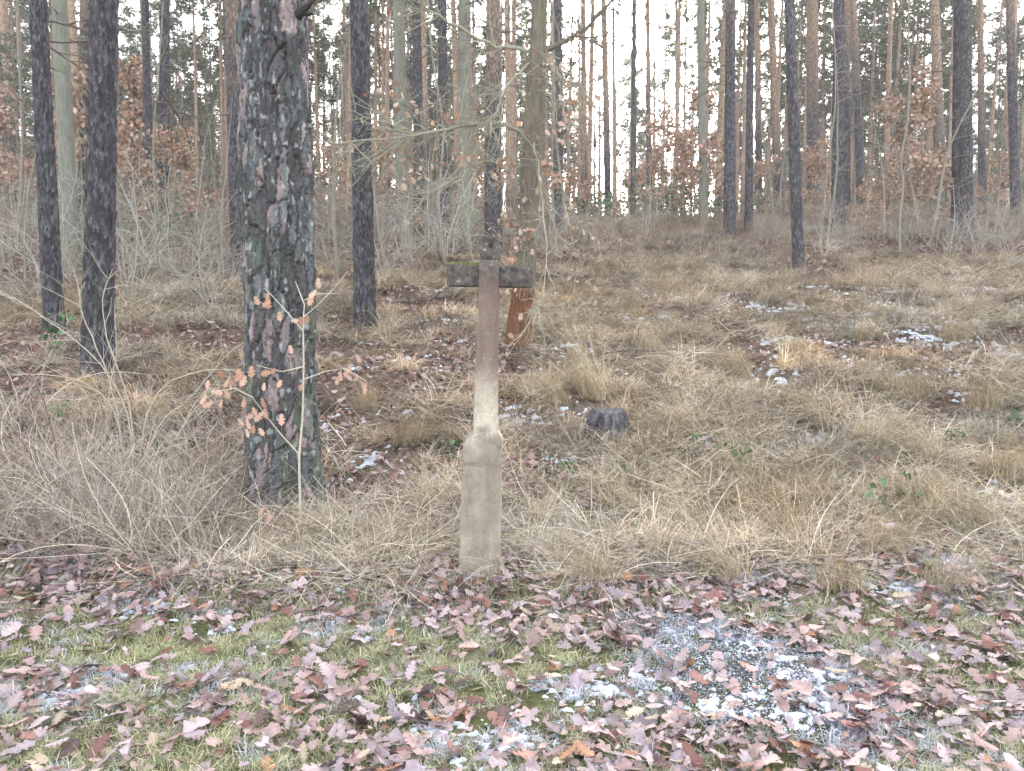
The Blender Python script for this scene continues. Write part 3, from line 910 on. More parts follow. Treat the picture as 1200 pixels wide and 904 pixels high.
MARKS = [(-200, 'left picture edge'), (14, 'pale birch like sapling'), (64, 'slanting dark left edge pine'), (114, 'stout straight dark left pine'), (192, 'two close slim pines'), (333, 'thick foreground pine'),
         (428, 'dark straight blazed pine'), (491, 'slim dark pine left of the cross'), (546, 'greenish mossy trunk'), (578, 'pine behind the cross'), (620, 'oak behind the cross'), (654, 'slim dark pine by the oak'),
         (713, 'thin brown ridge pine'), (762, 'thin pine in the bright gap'), (825, 'thin greenish trunk'), (855, 'brown topped straight pine'), (914, 'pinkish slanting pine'), (936, 'lowest dark thin pine'),
         (985, 'touching pine pair'), (1011, 'leaning reddish pine'), (1104, 'orange pine'), (1128, 'stout grey pine pair'), (1191, 'right edge reddish pine')]
cnt = {}
for k, (px, x, y) in enumerate(far):
    mk = [m for m in MARKS if m[0] <= px][-1][1] if px > -200 else MARKS[0][1]
    cnt[mk] = cnt.get(mk, 0) + 1
    o_ = ORD[cnt[mk] - 1] if cnt[mk] <= 20 else 'further'
    lab = f'{o_} distant slender pine to the right of the {mk}'
    s = rg.uniform(.66, 1.15)
    pine((x, y, hh(x, y) - .1), lab, 'distant pines beyond the ridge', FART[k % 9], k, s, rot=rg.uniform(0, 6.3))

# ---- the wood farther back reads as one mass of stems and needles
pr = []
for k in range(6):
    tr_ = FART[k]; cr_ = CROWNS[k % 5]
    for nm_, me_ in (('far_stem', tr_), ('far_crown', cr_)):
        pr.append(bpy.data.objects.new(nm_, me_))
fx, fy = [], []
rg2 = np.random.default_rng(78)
n_ = 1000
fy = rg2.uniform(52, 165, n_); fx = rg2.uniform(-1, 1, n_) * (.72 * fy)
ppx, _ = PX(fx, fy, height(fx, fy))
kp = ~((ppx > 660) & (ppx < 840) & (rg2.random(n_) < .6))
fx, fy = fx[kp], fy[kp]; n_ = len(fx)
kk = rg2.integers(0, 6, n_); ss = rg2.uniform(.7, 1.15, n_); rr_ = rg2.uniform(0, 6.3, n_)
ps = np.stack([fx, fy, height(fx, fy) - .1], -1)
z3 = np.zeros((2 * n_, 3)); z3[:, 2] = np.concatenate([rr_, rr_])
scatter('far_wood', pr, np.concatenate([ps, ps]), z3, np.repeat(np.concatenate([ss, ss])[:, None], 3, 1), np.ones((2 * n_, 3)),
        'distant pine wood behind the ridge reading as one mass', 'wood', idx=np.concatenate([2 * kk, 2 * kk + 1]))

# ------------------------------------------------------------------ leaves
def oak_leaf(rg, L=1.0, lobes=4, width=.30, curl=.25, col=(1, 1, 1)):
    st = [(0, .015), (.10, .03)]
    for j in range(lobes):
        a = .16 + .74 * j / lobes; w_ = width * math.sin(math.pi * (.18 + .70 * (j + .6) / lobes)) ** .8 * rg.uniform(.85, 1.15)
        st += [(a + .02, w_ * .50), (a + .085, w_), (a + .155, w_ * .94)]
    st += [(.93, width * .42), (1.0, .02)]
    V, C = [], []
    cx_, cy_, tw = curl * rg.uniform(-.6, 1.4), curl * rg.uniform(-.5, 1.0), rg.uniform(-.25, .25)
    for t, w_ in st:
        for sgn in (-1, -.5, 0, .5, 1):
            u = sgn * w_ * (rg.uniform(.92, 1.08)); v = t + .04 * abs(sgn) * (1 if t > .2 else 0)
            z = cx_ * 2.2 * u * u + cy_ * (v - .5) ** 2 + tw * u * (v - .4) + (.018 if sgn in (-.5, .5) else 0) + rg.normal(0, .006)
            V.append((u, v - .5, z))
            C.append(np.array(col) * (1.18 if sgn == 0 else 1.0))
    n = len(st)
    Fq = [(r_ * 5 + c_, r_ * 5 + c_ + 1, r_ * 5 + c_ + 6, r_ * 5 + c_ + 5) for r_ in range(n - 1) for c_ in range(4)]
    b_ = len(V)
    V += [(-.012, -.5, 0), (.012, -.5, 0), (.03, -.72, .02), (.012, -.73, .02)]
    C += [np.array(col) * .9] * 4
    Fq.append((b_, b_ + 1, b_ + 2, b_ + 3))
    V = np.array(V) * L; V[:, 2] -= V[:, 2].min()
    return V, np.array(Fq), np.array(C)
rg = np.random.default_rng(12)
LSH = [oak_leaf(rg, 1, rg.integers(2, 6), rg.uniform(.20, .37), rg.uniform(.1, 1.1)) for k in range(26)]
LME = [mesh('oak_leaf', v, f, M_LEAF, c, True) for v, f, c in LSH]
LCOL = [('pale mauve', (.39, .295, .29)), ('pinkish brown', (.34, .225, .205)), ('greyish purple', (.27, .21, .225)), ('red brown', (.21, .095, .075)),
        ('dark maroon', (.115, .07, .062)), ('tan', (.38, .295, .21)), ('rusty orange', (.30, .15, .08))]
LCW = np.array([.31, .27, .15, .12, .06, .06, .03])
def leafdens(x, y):
    verge = np.exp(-((y - 4.55 - .14 * np.sin(x * 1.3)) / .40) ** 2)
    d = .35 + .75 * sst(.40, .58, fbm(x / .55, y / .4, 0, 400, 3)) + .7 * verge
    d = d * (1 - .8 * (in_patch(x, y) < .85))
    d = d * (1 - .35 * sst(-.4, -1.6, x) * sst(4.3, 3.9, y)) + .25 * sst(.3, 1.3, x) * sst(3.7, 3.0, y)
    return np.clip(d / 1.7, 0, 1)
n0 = 37000
lx = rng.uniform(-3.9, 4.1, n0); ly = rng.uniform(2.0, 5.9, n0)
keep = rng.random(n0) < leafdens(lx, ly) * .76 * (1 - .75 * sst(4.95, 5.6, ly))
lx, ly = lx[keep], ly[keep]
lz = height(lx, ly) + rng.uniform(.004, .05, len(lx)) + .10 * rng.random(len(lx)) ** 2 * sst(4.8, 5.3, ly)
lci = rng.choice(7, len(lx), p=LCW / LCW.sum())
lsz = rng.uniform(.055, .120, len(lx)) * np.where(rng.random(len(lx)) < .3, rng.uniform(.3, .7, len(lx)), 1); lsh = rng.integers(0, 26, len(lx))
lro = np.stack([rng.normal(0, .34, len(lx)) + .12, rng.normal(0, .34, len(lx)), rng.uniform(0, 6.3, len(lx))], -1)
flip = rng.random(len(lx)) < .3
lro[flip, 0] += math.pi
px_, py_ = PX(lx, ly, lz)
vis = (px_ > 5) & (px_ < 1195) & (py_ < 898)
appar = np.where(vis, lsz / ly, 0)
order = np.argsort(-appar)
def zone(px, py):
    row = 'at the bottom edge' if py > 835 else ('on the path' if py > 745 else 'by the verge')
    for lim, w in ((130, 'below the slanting left pine'), (250, 'below the stout dark pine'), (430, 'below the thick pine'), (540, 'left of the cross'), (640, 'below the cross'), (760, 'below the stump'),
                   (880, 'below the brown topped pine'), (990, 'below the touching pines'), (1100, 'below the right young oak'), (9999, 'below the stout pine pair')):
        if px < lim: return row + ' ' + w
from mathutils import Euler
for q in order[:300]:
    o = obj('oak_leaf', LME[lsh[q]], None, (lx[q], ly[q], lz[q]))
    o.rotation_euler = lro[q]; o.scale = (lsz[q],) * 3
    nm, c = LCOL[lci[q]]
    j = rng.uniform(.65, 1.25)
    o.color = (c[0] * j, c[1] * j, c[2] * j, 1)
    form = 'turned over' if flip[q] else 'face up'
    size = 'large ' if lsz[q] > .105 else ('small ' if lsz[q] < .085 else '')
    tag(o, f'{size}{nm} oak leaf {form} {zone(px_[q], py_[q])}', 'leaf', 'fallen oak leaves on the path')
def leaf_mass(name, xs, ys, zs, rots, sizes, cis, label, sh=None, simple=False):
    mb = MB()
    for k in range(len(xs)):
        v, f, c = LSH[int(rng.integers(0, 26))]
        if simple:
            v = v.reshape(-1, 3)[:-4].reshape(-1, 5, 3)[::2, ::2].reshape(-1, 3); n = len(v) // 3
            f = np.array([(r_ * 3 + c_, r_ * 3 + c_ + 1, r_ * 3 + c_ + 4, r_ * 3 + c_ + 3) for r_ in range(n - 1) for c_ in range(2)])
        m = np.array(Euler(rots[k]).to_matrix())
        mb.add((v * sizes[k]) @ m.T + np.array([xs[k], ys[k], zs[k]]), f, np.array(LCOL[cis[k]][1]) * rng.uniform(.65, 1.25))
    o = obj(name, mb.build(name, M_LEAF))
    o.color = (1, 1, 1, 1)
    tag(o, label, 'leaves', None, 'stuff')
rest = order[300:]
leaf_mass('fallen_leaves', lx[rest], ly[rest], lz[rest], lro[rest], lsz[rest], lci[rest], 'carpet of smaller fallen oak leaves along path and verge')
def small_leaf(q):
    v = LSH[q][0][:-4].reshape(-1, 5, 3)[::2, ::2].reshape(-1, 3); n = len(v) // 3
    f = np.array([(r_ * 3 + c_, r_ * 3 + c_ + 1, r_ * 3 + c_ + 4, r_ * 3 + c_ + 3) for r_ in range(n - 1) for c_ in range(2)])
    return proto('litter_leaf', v, f, np.ones((len(v), 3)), M_LITTER)
prot = [small_leaf(q) for q in range(10)]
x, y = cone_points(rng, 52000, 4.9, 26, 1.0)
g = grassiness(x, y)
keep = rng.random(len(x)) < (1 - sst(.43, .62, g)) * .85 + .13
x, y = x[keep], y[keep]
ci = rng.choice(7, len(x), p=[.2, .34, .1, .2, .06, .07, .03])
tn = np.array([c for _, c in LCOL])[ci] * rng.uniform(.6, 1.15, (len(x), 1)) * np.array([1.0, .96, .92])
sz = rng.uniform(.05, .11, len(x)) * (1 + .25 * sst(9, 20, y))
scatter('leaf_litter', prot, np.stack([x, y, height(x, y) + rng.uniform(.005, .08, len(x))], -1),
        np.stack([rng.normal(.2, .45, len(x)), rng.normal(0, .45, len(x)), rng.uniform(0, 6.3, len(x))], -1), np.repeat(sz[:, None], 3, 1), tn,
        'reddish brown leaf litter between the grass on the slope', 'leaves', rng=rng)

# ------------------------------------------------------------------ oak behind the cross
def add_leaves(mb, rg, tips, n, size, cols, spread=.08):
    for k in range(n):
        q, d = tips[int(rg.integers(0, len(tips)))]
        c0 = np.asarray(cols)[int(rg.integers(0, len(cols)))] * rg.uniform(.75, 1.25)
        q = np.asarray(q) + rg.normal(0, spread, 3)
        L = size * rg.uniform(.65, 1.25); w_ = L * rg.uniform(.24, .34)
        a = rg.normal(0, 1, 3); a[2] -= .8; a /= np.linalg.norm(a)
        s = np.cross(a, rg.normal(0, 1, 3)); s /= np.linalg.norm(s); nn = np.cross(a, s) * rg.uniform(-.3, .3) * L
        V = np.array([q, q + a * L * .3 + s * w_ * .85 + nn * .5, q + a * L * .35, q + a * L * .3 - s * w_ * .85 + nn * .5,
                      q + a * L * .7 + s * w_ + nn, q + a * L * .72, q + a * L * .7 - s * w_ + nn, q + a * L])
        mb.add(V, np.array([[0, 1, 2, 2], [0, 2, 3, 3], [1, 4, 5, 2], [2, 5, 6, 3], [4, 7, 5, 5], [5, 7, 6, 6]])[[2, 3]], c0)
        mb.add(V[[0, 1, 2, 3]], np.array([[0, 1, 2, 3]]), c0)
        mb.add(V[[5, 4, 7, 6]], np.array([[0, 1, 2, 3]]), c0)
DRYLEAF = [(.40, .27, .20), (.46, .33, .25), (.33, .20, .14), (.50, .39, .31), (.38, .21, .13)]
og = G(606, 408); og = Vector((og.x, og.y, hh(og.x, og.y)))
OY = og.y
oak = empty('oak_tree', og, 'young oak with rust red foot and lichened limbs behind the cross', 'tree')
def lp(px, py, dy=0.0):
    return np.array(P(px, py, OY + dy) - og)
rg = np.random.default_rng(31)
axp = np.array([(606, 430), (607, 400), (612, 350), (617, 290), (622, 220), (625, 150), (629, 80), (632, 20), (633, -60), (631, -160), (634, -300)], float)
wdp = np.array([31, 29, 26, 25, 24, 23, 20, 17, 15, 12, 6]) * OY / F / 2
zz = np.linspace(0, 1, 260); par = np.linspace(0, 1, len(axp))
ptsO = np.stack([lp(a, b, 0) for a, b in axp])
pz = np.stack([np.interp(zz, par, ptsO[:, c]) for c in range(3)], -1)
rz_ = np.interp(zz, par, wdp)
na = 48
th = np.linspace(0, 2 * np.pi, na, endpoint=False)
T, Zi = np.meshgrid(th, pz[:, 2])
f1, f2, idr = voro(T / (2 * np.pi) * 22 + (fbm(np.cos(T) * 2, np.sin(T) * 2, Zi / .4, 5, 2) - .5) * 2, Zi / .22, 22, 3)
rad = rz_[:, None] + (sst(0, .35, f2 - f1) - .5) * .014 + .012 * np.exp(-np.maximum(Zi, 0) / .15)
Vo = np.stack([pz[:, 0:1] + rad * np.cos(T), pz[:, 1:2] + rad * np.sin(T), Zi], -1).reshape(-1, 3)
i = np.arange(259)[:, None] * na; j = np.arange(na)[None]; k = (j + 1) % na
obj('trunk', mesh('trunk', Vo, np.stack([i + j, i + k, i + na + k, i + na + j], -1).reshape(-1, 4), M_OAK, None, True), oak)
LICH = (.30, .285, .21)
def limb(pl, r0, r1, c=LICH, twigs=6, tl=.5, wig=.6, depth=2, leaf=True, sides=6):
    mbb = MB(); tips = []; twigs = int(twigs * 2.6)
    pts = np.array([lp(a, b, d) for a, b, d in pl])
    n = 18
    par = np.linspace(0, 1, len(pts)); tt = np.linspace(0, 1, n)
    p = np.stack([np.interp(tt, par, pts[:, c_]) for c_ in range(3)], -1)
    p[1:-1] += rg.normal(0, .012, (n - 2, 3))
    mbb.tube(p, np.linspace(r0, r1, n), sides, c)
    for k in range(twigs):
        i0 = int(rg.integers(3, n - 1)); d = p[i0] - p[i0 - 1]; d /= np.linalg.norm(d) + 1e-9
        dd = d + rg.normal(0, .8, 3)
        grow(mbb, p[i0], dd, tl * rg.uniform(.5, 1.3), max(.0065, r1 * .9), depth, rg, np.array(c) * 1.05, 3, wig, .2, 4, tips=tips if leaf else None, ratio=.55, seg=5, rt=.5)
    finish(mbb, tips, 10)
def finish(mbb, tips, n):
    o = obj('branch', mbb.build('branch', M_TWIG), oak)
    if tips:
        lv = MB(); add_leaves(lv, rg, tips, n, .09, DRYLEAF, .05)
        q = obj('dry_leaves', lv.build('dry_leaves', M_FOL, False), o); q['kind'] = 'stuff'
limb([(636, 62, 0), (662, 50, -.2), (690, 30, -.4), (718, 0, -.6), (750, -50, -.9)], .035, .012, (.17, .15, .12), 7, .6)
limb([(628, 60, 0), (600, 56, .1), (575, 54, .1), (545, 36, .0), (510, 18, -.2), (486, -2, -.3), (450, -30, -.5)], .028, .008, LICH, 9, .6)
limb([(626, 44, 0), (595, 38, .3), (570, 28, .5), (545, 8, .7), (530, -20, .8)], .02, .006, (.2, .18, .14), 6, .5)
limb([(623, 72, 0), (602, 92, -.3), (588, 112, -.5), (578, 135, -.7), (560, 150, -.9)], .020, .006, LICH, 8, .5)
limb([(618, 158, 0), (600, 150, -.2), (582, 143, -.4), (550, 146, -.7), (510, 154, -1.0), (450, 164, -1.4), (400, 168, -1.8), (355, 160, -2.1)], .026, .006, LICH, 16, .65)
limb([(560, 146, -.6), (520, 160, -.9), (480, 152, -1.1), (430, 138, -1.3), (392, 122, -1.5)], .012, .004, LICH, 8, .6)
limb([(616, 196, 0), (600, 195, -.2), (570, 186, -.4), (540, 205, -.8), (500, 230, -1.2), (470, 270, -1.4)], .014, .004, LICH, 8, .5)
limb([(640, 60, 0), (655, 88, -.2), (662, 100, -.3), (690, 105, -.5)], .014, .005, LICH, 6, .4)
limb([(636, 125, 0), (660, 122, -.2), (680, 125, -.4)], .010, .004, LICH, 4, .4)
limb([(626, 165, -.1), (632, 200, -.3), (636, 250, -.45), (641, 300, -.6), (636, 350, -.7), (612, 392, -.75), (590, 425, -.8)], .011, .004, (.36, .34, .25), 8, .45)
limb([(641, 300, -.6), (665, 262, -.7), (680, 270, -.9), (676, 285, -1)], .006, .002, (.36, .34, .25), 2, .3)
limb([(612, 352, -.2), (640, 350, -.5), (670, 345, -.7), (700, 320, -.9)], .006, .002, (.36, .30, .22), 3, .3)
limb([(560, 165, -.5), (556, 220, -.7), (550, 270, -.8), (556, 320, -.7)], .006, .003, (.30, .32, .22), 4, .35, leaf=False)
limb([(540, 160, -.9), (545, 230, -1.0), (552, 300, -1.1)], .006, .003, (.30, .32, .22), 3, .3, leaf=False)
limb([(634, 20, 0), (620, 0, .2), (600, -30, .4), (560, -80, .6)], .02, .006, (.2, .18, .14), 5, .5)
for a, b, n_, sp in ((520, 138, 14, .10), (595, 195, 22, .13), (604, 265, 34, .14), (590, 285, 22, .12), (612, 332, 18, .10), (478, 200, 16, .12), (640, 195, 16, .14), (662, 165, 10, .12), (630, 60, 14, .16), (540, 185, 12, .12), (655, 100, 10, .12), (470, 118, 10, .12)):
    mbx = lp(a, b, -.5)
    tw = MB(); lv = MB()
    tips_c = [(mbx + rg.normal(0, sp, 3), 0) for q in range(8)]
    add_leaves(lv, rg, tips_c, int(n_ * 1.6), .085, DRYLEAF, .05)
    for q in range(6):
        tw.tube([mbx + rg.normal(0, sp * 1.5, 3) + np.array([0, 0, .12]), mbx + rg.normal(0, sp * .4, 3), mbx + rg.normal(0, sp * 1.3, 3)], [.005, .004, .003], 4, LICH)
    o = obj('spray', tw.build('spray', M_TWIG), oak); o['kind'] = 'stuff'
    q = obj('dry_leaves', lv.build('dry_leaves', M_FOL, False), o); q['kind'] = 'stuff'

# ------------------------------------------------------------------ brown leaved young oaks (shared variants)
def young_oak_parts(seed, H, nleaf, bare=False, size=.085):
    rg = np.random.default_rng(seed)
    tk = MB(); br = MB(); tips = []
    pts = [np.array([0, 0, -.15])]; d = np.array([0, 0, 1.])
    for k in range(12):
        d = d + rg.normal(0, .07, 3); d[2] = abs(d[2]); d /= np.linalg.norm(d); pts.append(pts[-1] + d * H / 12)
    tk.tube(pts, np.linspace(.022 * H / 2.6, .004, 13), 7, (.24, .215, .17))
    for k in range(int(13 + H * 3)):
        t = rg.uniform(.18, 1.0); i0 = min(11, int(t * 12))
        a = rg.uniform(0, 6.3)
        grow(br, pts[i0], (math.cos(a), math.sin(a), rg.uniform(.0, .8)), H * rg.uniform(.2, .42) * (1.15 - .55 * t), .008 * (1.3 - t), 2, rg, (.23, .20, .16), 3, .5, .1, 4, tips=tips, ratio=.5, seg=4)
    lv = None
    if nleaf:
        lv = MB(); add_leaves(lv, rg, tips, nleaf, size, [(.38, .25, .175), (.46, .325, .24), (.31, .19, .13), (.52, .39, .30), (.41, .235, .15)], .06)
    return tk.build('stem', M_TWIG), br.build('branches', M_TWIG), lv.build('dry_leaves', M_FOL, False) if lv else None
YO = [young_oak_parts(500 + k, 2.8, 2300, size=.09) for k in range(4)]
BT = [young_oak_parts(540 + k, 4.6, 0) for k in range(4)]
def young_oak(loc, s, k, label, full=True, group='young oaks', name='young_oak'):
    t = empty(name, loc, label, 'tree', group)
    t.rotation_euler[2] = k * 2.1; t.scale = (s, s, s)
    p = YO[k % 4]
    obj('stem', p[0], t); obj('branches', p[1], t)['kind'] = 'stuff'
    if full: lv = obj('dry_leaves', p[2], t); lv['kind'] = 'stuff'
    return t
YOS = [  # px, py of base, Y (None = on the ground seen there), size, label
    (812, 262, None, 1.55, 'large brown leaved young oak left of the brown topped straight pine'),
    (790, 262, 27, 1.1, 'brown leaved young oak at the left of the large one on the ridge'),
    (1075, 268, None, 1.5, 'large brown leaved young oak left of the stout grey pine pair'),
    (1050, 262, 29, 1.2, 'brown leaved young oak beside the bent pale sapling'),
    (1015, 285, None, .5, 'low brown leaved oak bush right of the touching pine pair'),
    (1135, 282, 24, .42, 'small brown leaved oak bush at the foot of the stout pine pair'),
    (895, 258, 30, .9, 'brown leaved young oak between the slim and dark right pines'),
    (962, 262, 28, 1.1, 'brown leaved young oak behind the touching pine pair'),
    (1160, 262, 30, .95, 'brown leaved young oak near the right picture edge'),
    (100, 300, 19, 1.5, 'tall brown leaved young oak behind the stout straight dark pine'),
    (40, 300, 21, 1.4, 'brown leaved young oak by the left picture edge'),
    (215, 290, 20, 1.15, 'bushy brown leaved young oak right of the two close slim pines'),
    (240, 300, 17, .9, 'low bushy brown oak left of the thick foreground pine'),
    (150, 285, 24, 1.7, 'tall brown leaved young oak left of the two close slim pines'),
    (255, 270, 26, 1.6, 'brown leaved young oak against the left flank of the thick pine'),
    (385, 285, 21, 1.0, 'brown leaved young oak right behind the thick foreground pine'),
    (395, 262, 29, 1.5, 'tall brown leaved young oak between thick pine and dark straight pine'),
    (450, 275, 24, 1.1, 'brown leaved young oak right of the dark straight pine'),
    (505, 270, 27, 1.3, 'brown leaved young oak behind the slim pines left of the cross'),
    (565, 268, 28, 1.2, 'brown leaved young oak behind the head of the cross'),
    (600, 262, 31, 1.3, 'brown leaved young oak behind the oak tree'),
    (672, 255, 30, .9, 'brown leaved young oak right of the oak tree'),
    (5, 345, 12, .45, 'low orange brown oak bush at the left picture edge'),
    (0, 280, 26, 1.8, 'tallest brown leaved young oak at the far left'),
    (300, 265, 30, 1.6, 'brown leaved young oak hidden mostly behind the thick pine'),
]
for k, (a, b, Yd, s, lab) in enumerate(YOS):
    g = G(a, b) if Yd is None else P(a, b, Yd)
    if g.y > 33: g = P(a, b, 28)
    full = not (a < 620 and k % 2 == 0)
    young_oak((g.x, g.y, hh(g.x, g.y)), s, k, lab if full else lab.replace('brown leaved', 'leafless').replace('brown', 'leafless'), full)

# ------------------------------------------------------------------ bare shrubs
def shrub_mesh(seed, n, H, spread, c, kids=4, depth=2, droop=.5, r=.006, wig=.8):
    rg = np.random.default_rng(seed); mb = MB()
    for k in range(n):
        a = rg.uniform(0, 6.3); s = rg.uniform(.1, 1) * spread
        p = np.array([rg.normal(0, .12), rg.normal(0, .12), -.05])
        grow(mb, p, (math.cos(a) * s, math.sin(a) * s, 1), H * rg.uniform(.5, 1.15), r * rg.uniform(.6, 1.3), depth, rg, np.asarray(c) * rg.uniform(.7, 1.2), kids, wig, droop, 4, tips=None, ratio=.5, seg=6)
    return mb.build('branches', M_TWIG)
SHB = [shrub_mesh(700 + k, 14, 1.9, .9, (.40, .37, .32), 6, 2, .6, .010) for k in range(4)]        # tall grey thicket
SHW = [shrub_mesh(720 + k, 18, 1.0, 1.2, (.50, .45, .375), 6, 2, .9, .005) for k in range(3)]      # low pale tangle
SHD = [shrub_mesh(740 + k, 15, .85, 1.1, (.27, .21, .19), 6, 2, .8, .0045) for k in range(3)]        # low dark brambles
def shrub(a, b, Yd, lib, k, s, label, group):
    g = G(a, b) if Yd is None else P(a, b, Yd)
    t = empty('bare_shrub', (g.x, g.y, hh(g.x, g.y)), label, 'shrub', group)
    t.rotation_euler[2] = k * 1.9; t.scale = (s, s, s)
    obj('branches', lib[k % len(lib)], t)['kind'] = 'stuff'
NEARS = [
    (20, 640, SHW, 1.0, 'pale tangled bare shrub at the lower left corner of the verge'),
    (95, 655, SHD, 1.0, 'dark bramble tangle on the verge, second from the left edge'),
    (60, 590, SHD, 1.1, 'dark bare bramble behind the pale shrub at the left edge'),
    (150, 600, SHW, 1.05, 'pale arching bare shrub below the stout dark pine'),
    (215, 640, SHW, .8, 'low pale bare shrub left of the thick pine foot'),
    (270, 620, SHD, .7, 'thin dark bramble beside the thick pine foot'),
    (410, 640, SHW, .75, 'low pale bare shrub right of the thick pine foot'),
    (470, 660, SHD, .6, 'thin bramble on the verge left of the cross'),
    (625, 660, SHW, .62, 'thin pale tangle beside the right foot of the cross'),
    (690, 640, SHW, .5, 'low pale tangle on the verge right of the cross'),
    (985, 640, SHD, .45, 'small dark bramble on the right hand verge'),
    (20, 500, SHW, 1.2, 'pale bare shrub on the left slope below the slanting pine'),
    (120, 520, SHD, 1.1, 'dark bare shrub at the foot of the stout pine'),
    (200, 520, SHW, 1.0, 'pale bare shrub between stout pine and thick pine'),
]
for k, (a, b, lib, s, lab) in enumerate(NEARS):
    shrub(a, b, None, lib, k, s, lab, 'bare shrubs along the verge')
rg = np.random.default_rng(88)
BARE = [(30, 360, 'at the left edge behind the slanting pine'), (60, 330, 'behind the slanting pine'), (150, 350, 'right of the stout dark pine'), (180, 320, 'below the two slim pines'),
        (215, 330, 'between the two slim pines and the thick pine'), (245, 360, 'just left of the thick pine'), (135, 300, 'behind the stout dark pine'), (20, 300, 'far back at the left edge'),
        (395, 320, 'left of the dark straight pine'), (450, 330, 'right of the dark straight pine'), (480, 310, 'below the slim dark pine left of the cross'), (520, 300, 'behind the left arm of the cross'),
        (400, 290, 'far back left of the dark straight pine'), (550, 290, 'behind the head of the cross'), (640, 290, 'right of the oak'), (965, 300, 'left below the touching pine pair'),
        (985, 290, 'in front of the touching pine pair'), (1060, 290, 'below the large right young oak'), (1110, 300, 'left below the stout grey pine pair'), (1145, 300, 'right below the stout grey pine pair'),
        (905, 285, 'left of the lowest dark pine'), (1180, 300, 'at the right picture edge'), (690, 280, 'on the ridge right of the oak'), (760, 275, 'on the ridge below the bright gap'),
        (270, 330, 'against the orange topped pine'), (100, 310, 'between the left pines'), (440, 285, 'far back behind the dark straight pine'), (500, 275, 'far back left of the cross'), (310, 290, 'far back behind the thick pine'), (230, 290, 'far back left of the thick pine')]
for k, (a, b, w_) in enumerate(BARE):
    shrub(a, b, None, SHB, k, rg.uniform(.7, 1.25) * (1.15 if a < 600 else .75), 'grey leafless shrub ' + w_, 'leafless shrubs on the slope')

# arching pale stems at the left, traced as real canes
def canes(name, label, base, lines, r0, c, seed, twigs=5, tl=.35):
    rg = np.random.default_rng(seed)
    t = empty(name, base, label, 'shrub')
    for pl in lines:
        mb = MB()
        pts = np.array([np.array(P(a, b, Yd) - base) for a, b, Yd in pl])
        n = 16; par = np.linspace(0, 1, len(pts)); tt = np.linspace(0, 1, n)
        p = np.stack([np.interp(tt, par, pts[:, q]) for q in range(3)], -1)
        for it in range(2): p[1:-1] = (p[:-2] + 2 * p[1:-1] + p[2:]) / 4
        p[1:-1] += rg.normal(0, .004, (n - 2, 3))
        mb.tube(p, np.linspace(r0, r0 * .35, n), 6, c)
        for k in range(twigs):
            i0 = int(rg.integers(3, n - 1)); d = p[i0] - p[i0 - 1]; d /= np.linalg.norm(d) + 1e-9
            grow(mb, p[i0], d + rg.normal(0, .6, 3), tl * rg.uniform(.5, 1.3), r0 * .4, 1, rg, c, 3, .5, .1, 4, seg=5)
        obj('stem', mb.build('stem', M_TWIG), t)
    return t
cb = G(158, 560); cb = Vector((cb.x, cb.y, hh(cb.x, cb.y)))
yb = cb.y
canes('bare_shrub', 'pale arching canes crossing in front of the stout dark pine', cb, [
    [(158, 575, yb), (156, 500, yb - .1), (150, 460, yb - .15), (130, 415, yb - .2), (122, 380, yb - .2), (118, 345, yb - .2), (132, 315, yb - .2)],
    [(158, 575, yb), (152, 480, yb - .1), (120, 425, yb - .25), (70, 385, yb - .35), (20, 350, yb - .45), (-40, 325, yb - .5)],
    [(160, 575, yb), (170, 465, yb), (205, 440, yb - .05), (250, 430, yb - .15), (300, 438, yb - .35), (335, 460, yb - .5), (372, 500, yb - .55), (405, 560, yb - .55)],
    [(150, 575, yb), (138, 480, yb - .2), (105, 450, yb - .3), (60, 438, yb - .4), (20, 440, yb - .5)],
    [(162, 575, yb), (180, 500, yb), (230, 460, yb), (262, 420, yb), (300, 390, yb + .1), (318, 380, yb + .1)],
    [(150, 575, yb), (135, 460, yb - .3), (110, 400, yb - .4), (90, 355, yb - .4), (100, 330, yb - .4)],
], .0065, (.46, .41, .33), 44, 9, .45)
db = G(70, 600); db = Vector((db.x, db.y, hh(db.x, db.y)))
canes('bare_shrub', 'dark red bramble cane arching at the left picture edge', db, [
    [(72, 610, db.y), (66, 520, db.y), (50, 460, db.y - .1), (25, 425, db.y - .15), (-15, 405, db.y - .2)],
    [(70, 610, db.y), (40, 540, db.y - .1), (15, 500, db.y - .1), (-20, 480, db.y - .2)],
], .006, (.17, .10, .10), 45, 4, .3)

# ------------------------------------------------------------------ sapling in front of the big pine
sb = G(352, 640); sb = Vector((sb.x, sb.y, hh(sb.x, sb.y)))
sap = empty('oak_sapling', sb, 'slender pale oak sapling with orange leaves before the thick pine', 'sapling')
sy = sb.y
rg = np.random.default_rng(9)
def sline(pl, r0, r1, name):
    pts = np.array([np.array(P(a, b, sy + d) - sb) for a, b, d in pl])
    n = 20; par = np.linspace(0, 1, len(pts)); tt = np.linspace(0, 1, n)
    p = np.stack([np.interp(tt, par, pts[:, q]) for q in range(3)], -1)
    p[1:-1] = (p[:-2] + 2 * p[1:-1] + p[2:]) / 4
    mb = MB(); mb.tube(p, np.linspace(r0, r1, n), 8, (.46, .42, .33))
    o = obj(name, mb.build(name, M_TWIG), sap)
sline([(352, 660, 0), (352, 590, 0), (350, 535, 0), (355, 490, 0), (356, 420, 0), (355, 380, 0), (357, 355, 0)], .0095, .004, 'stem')
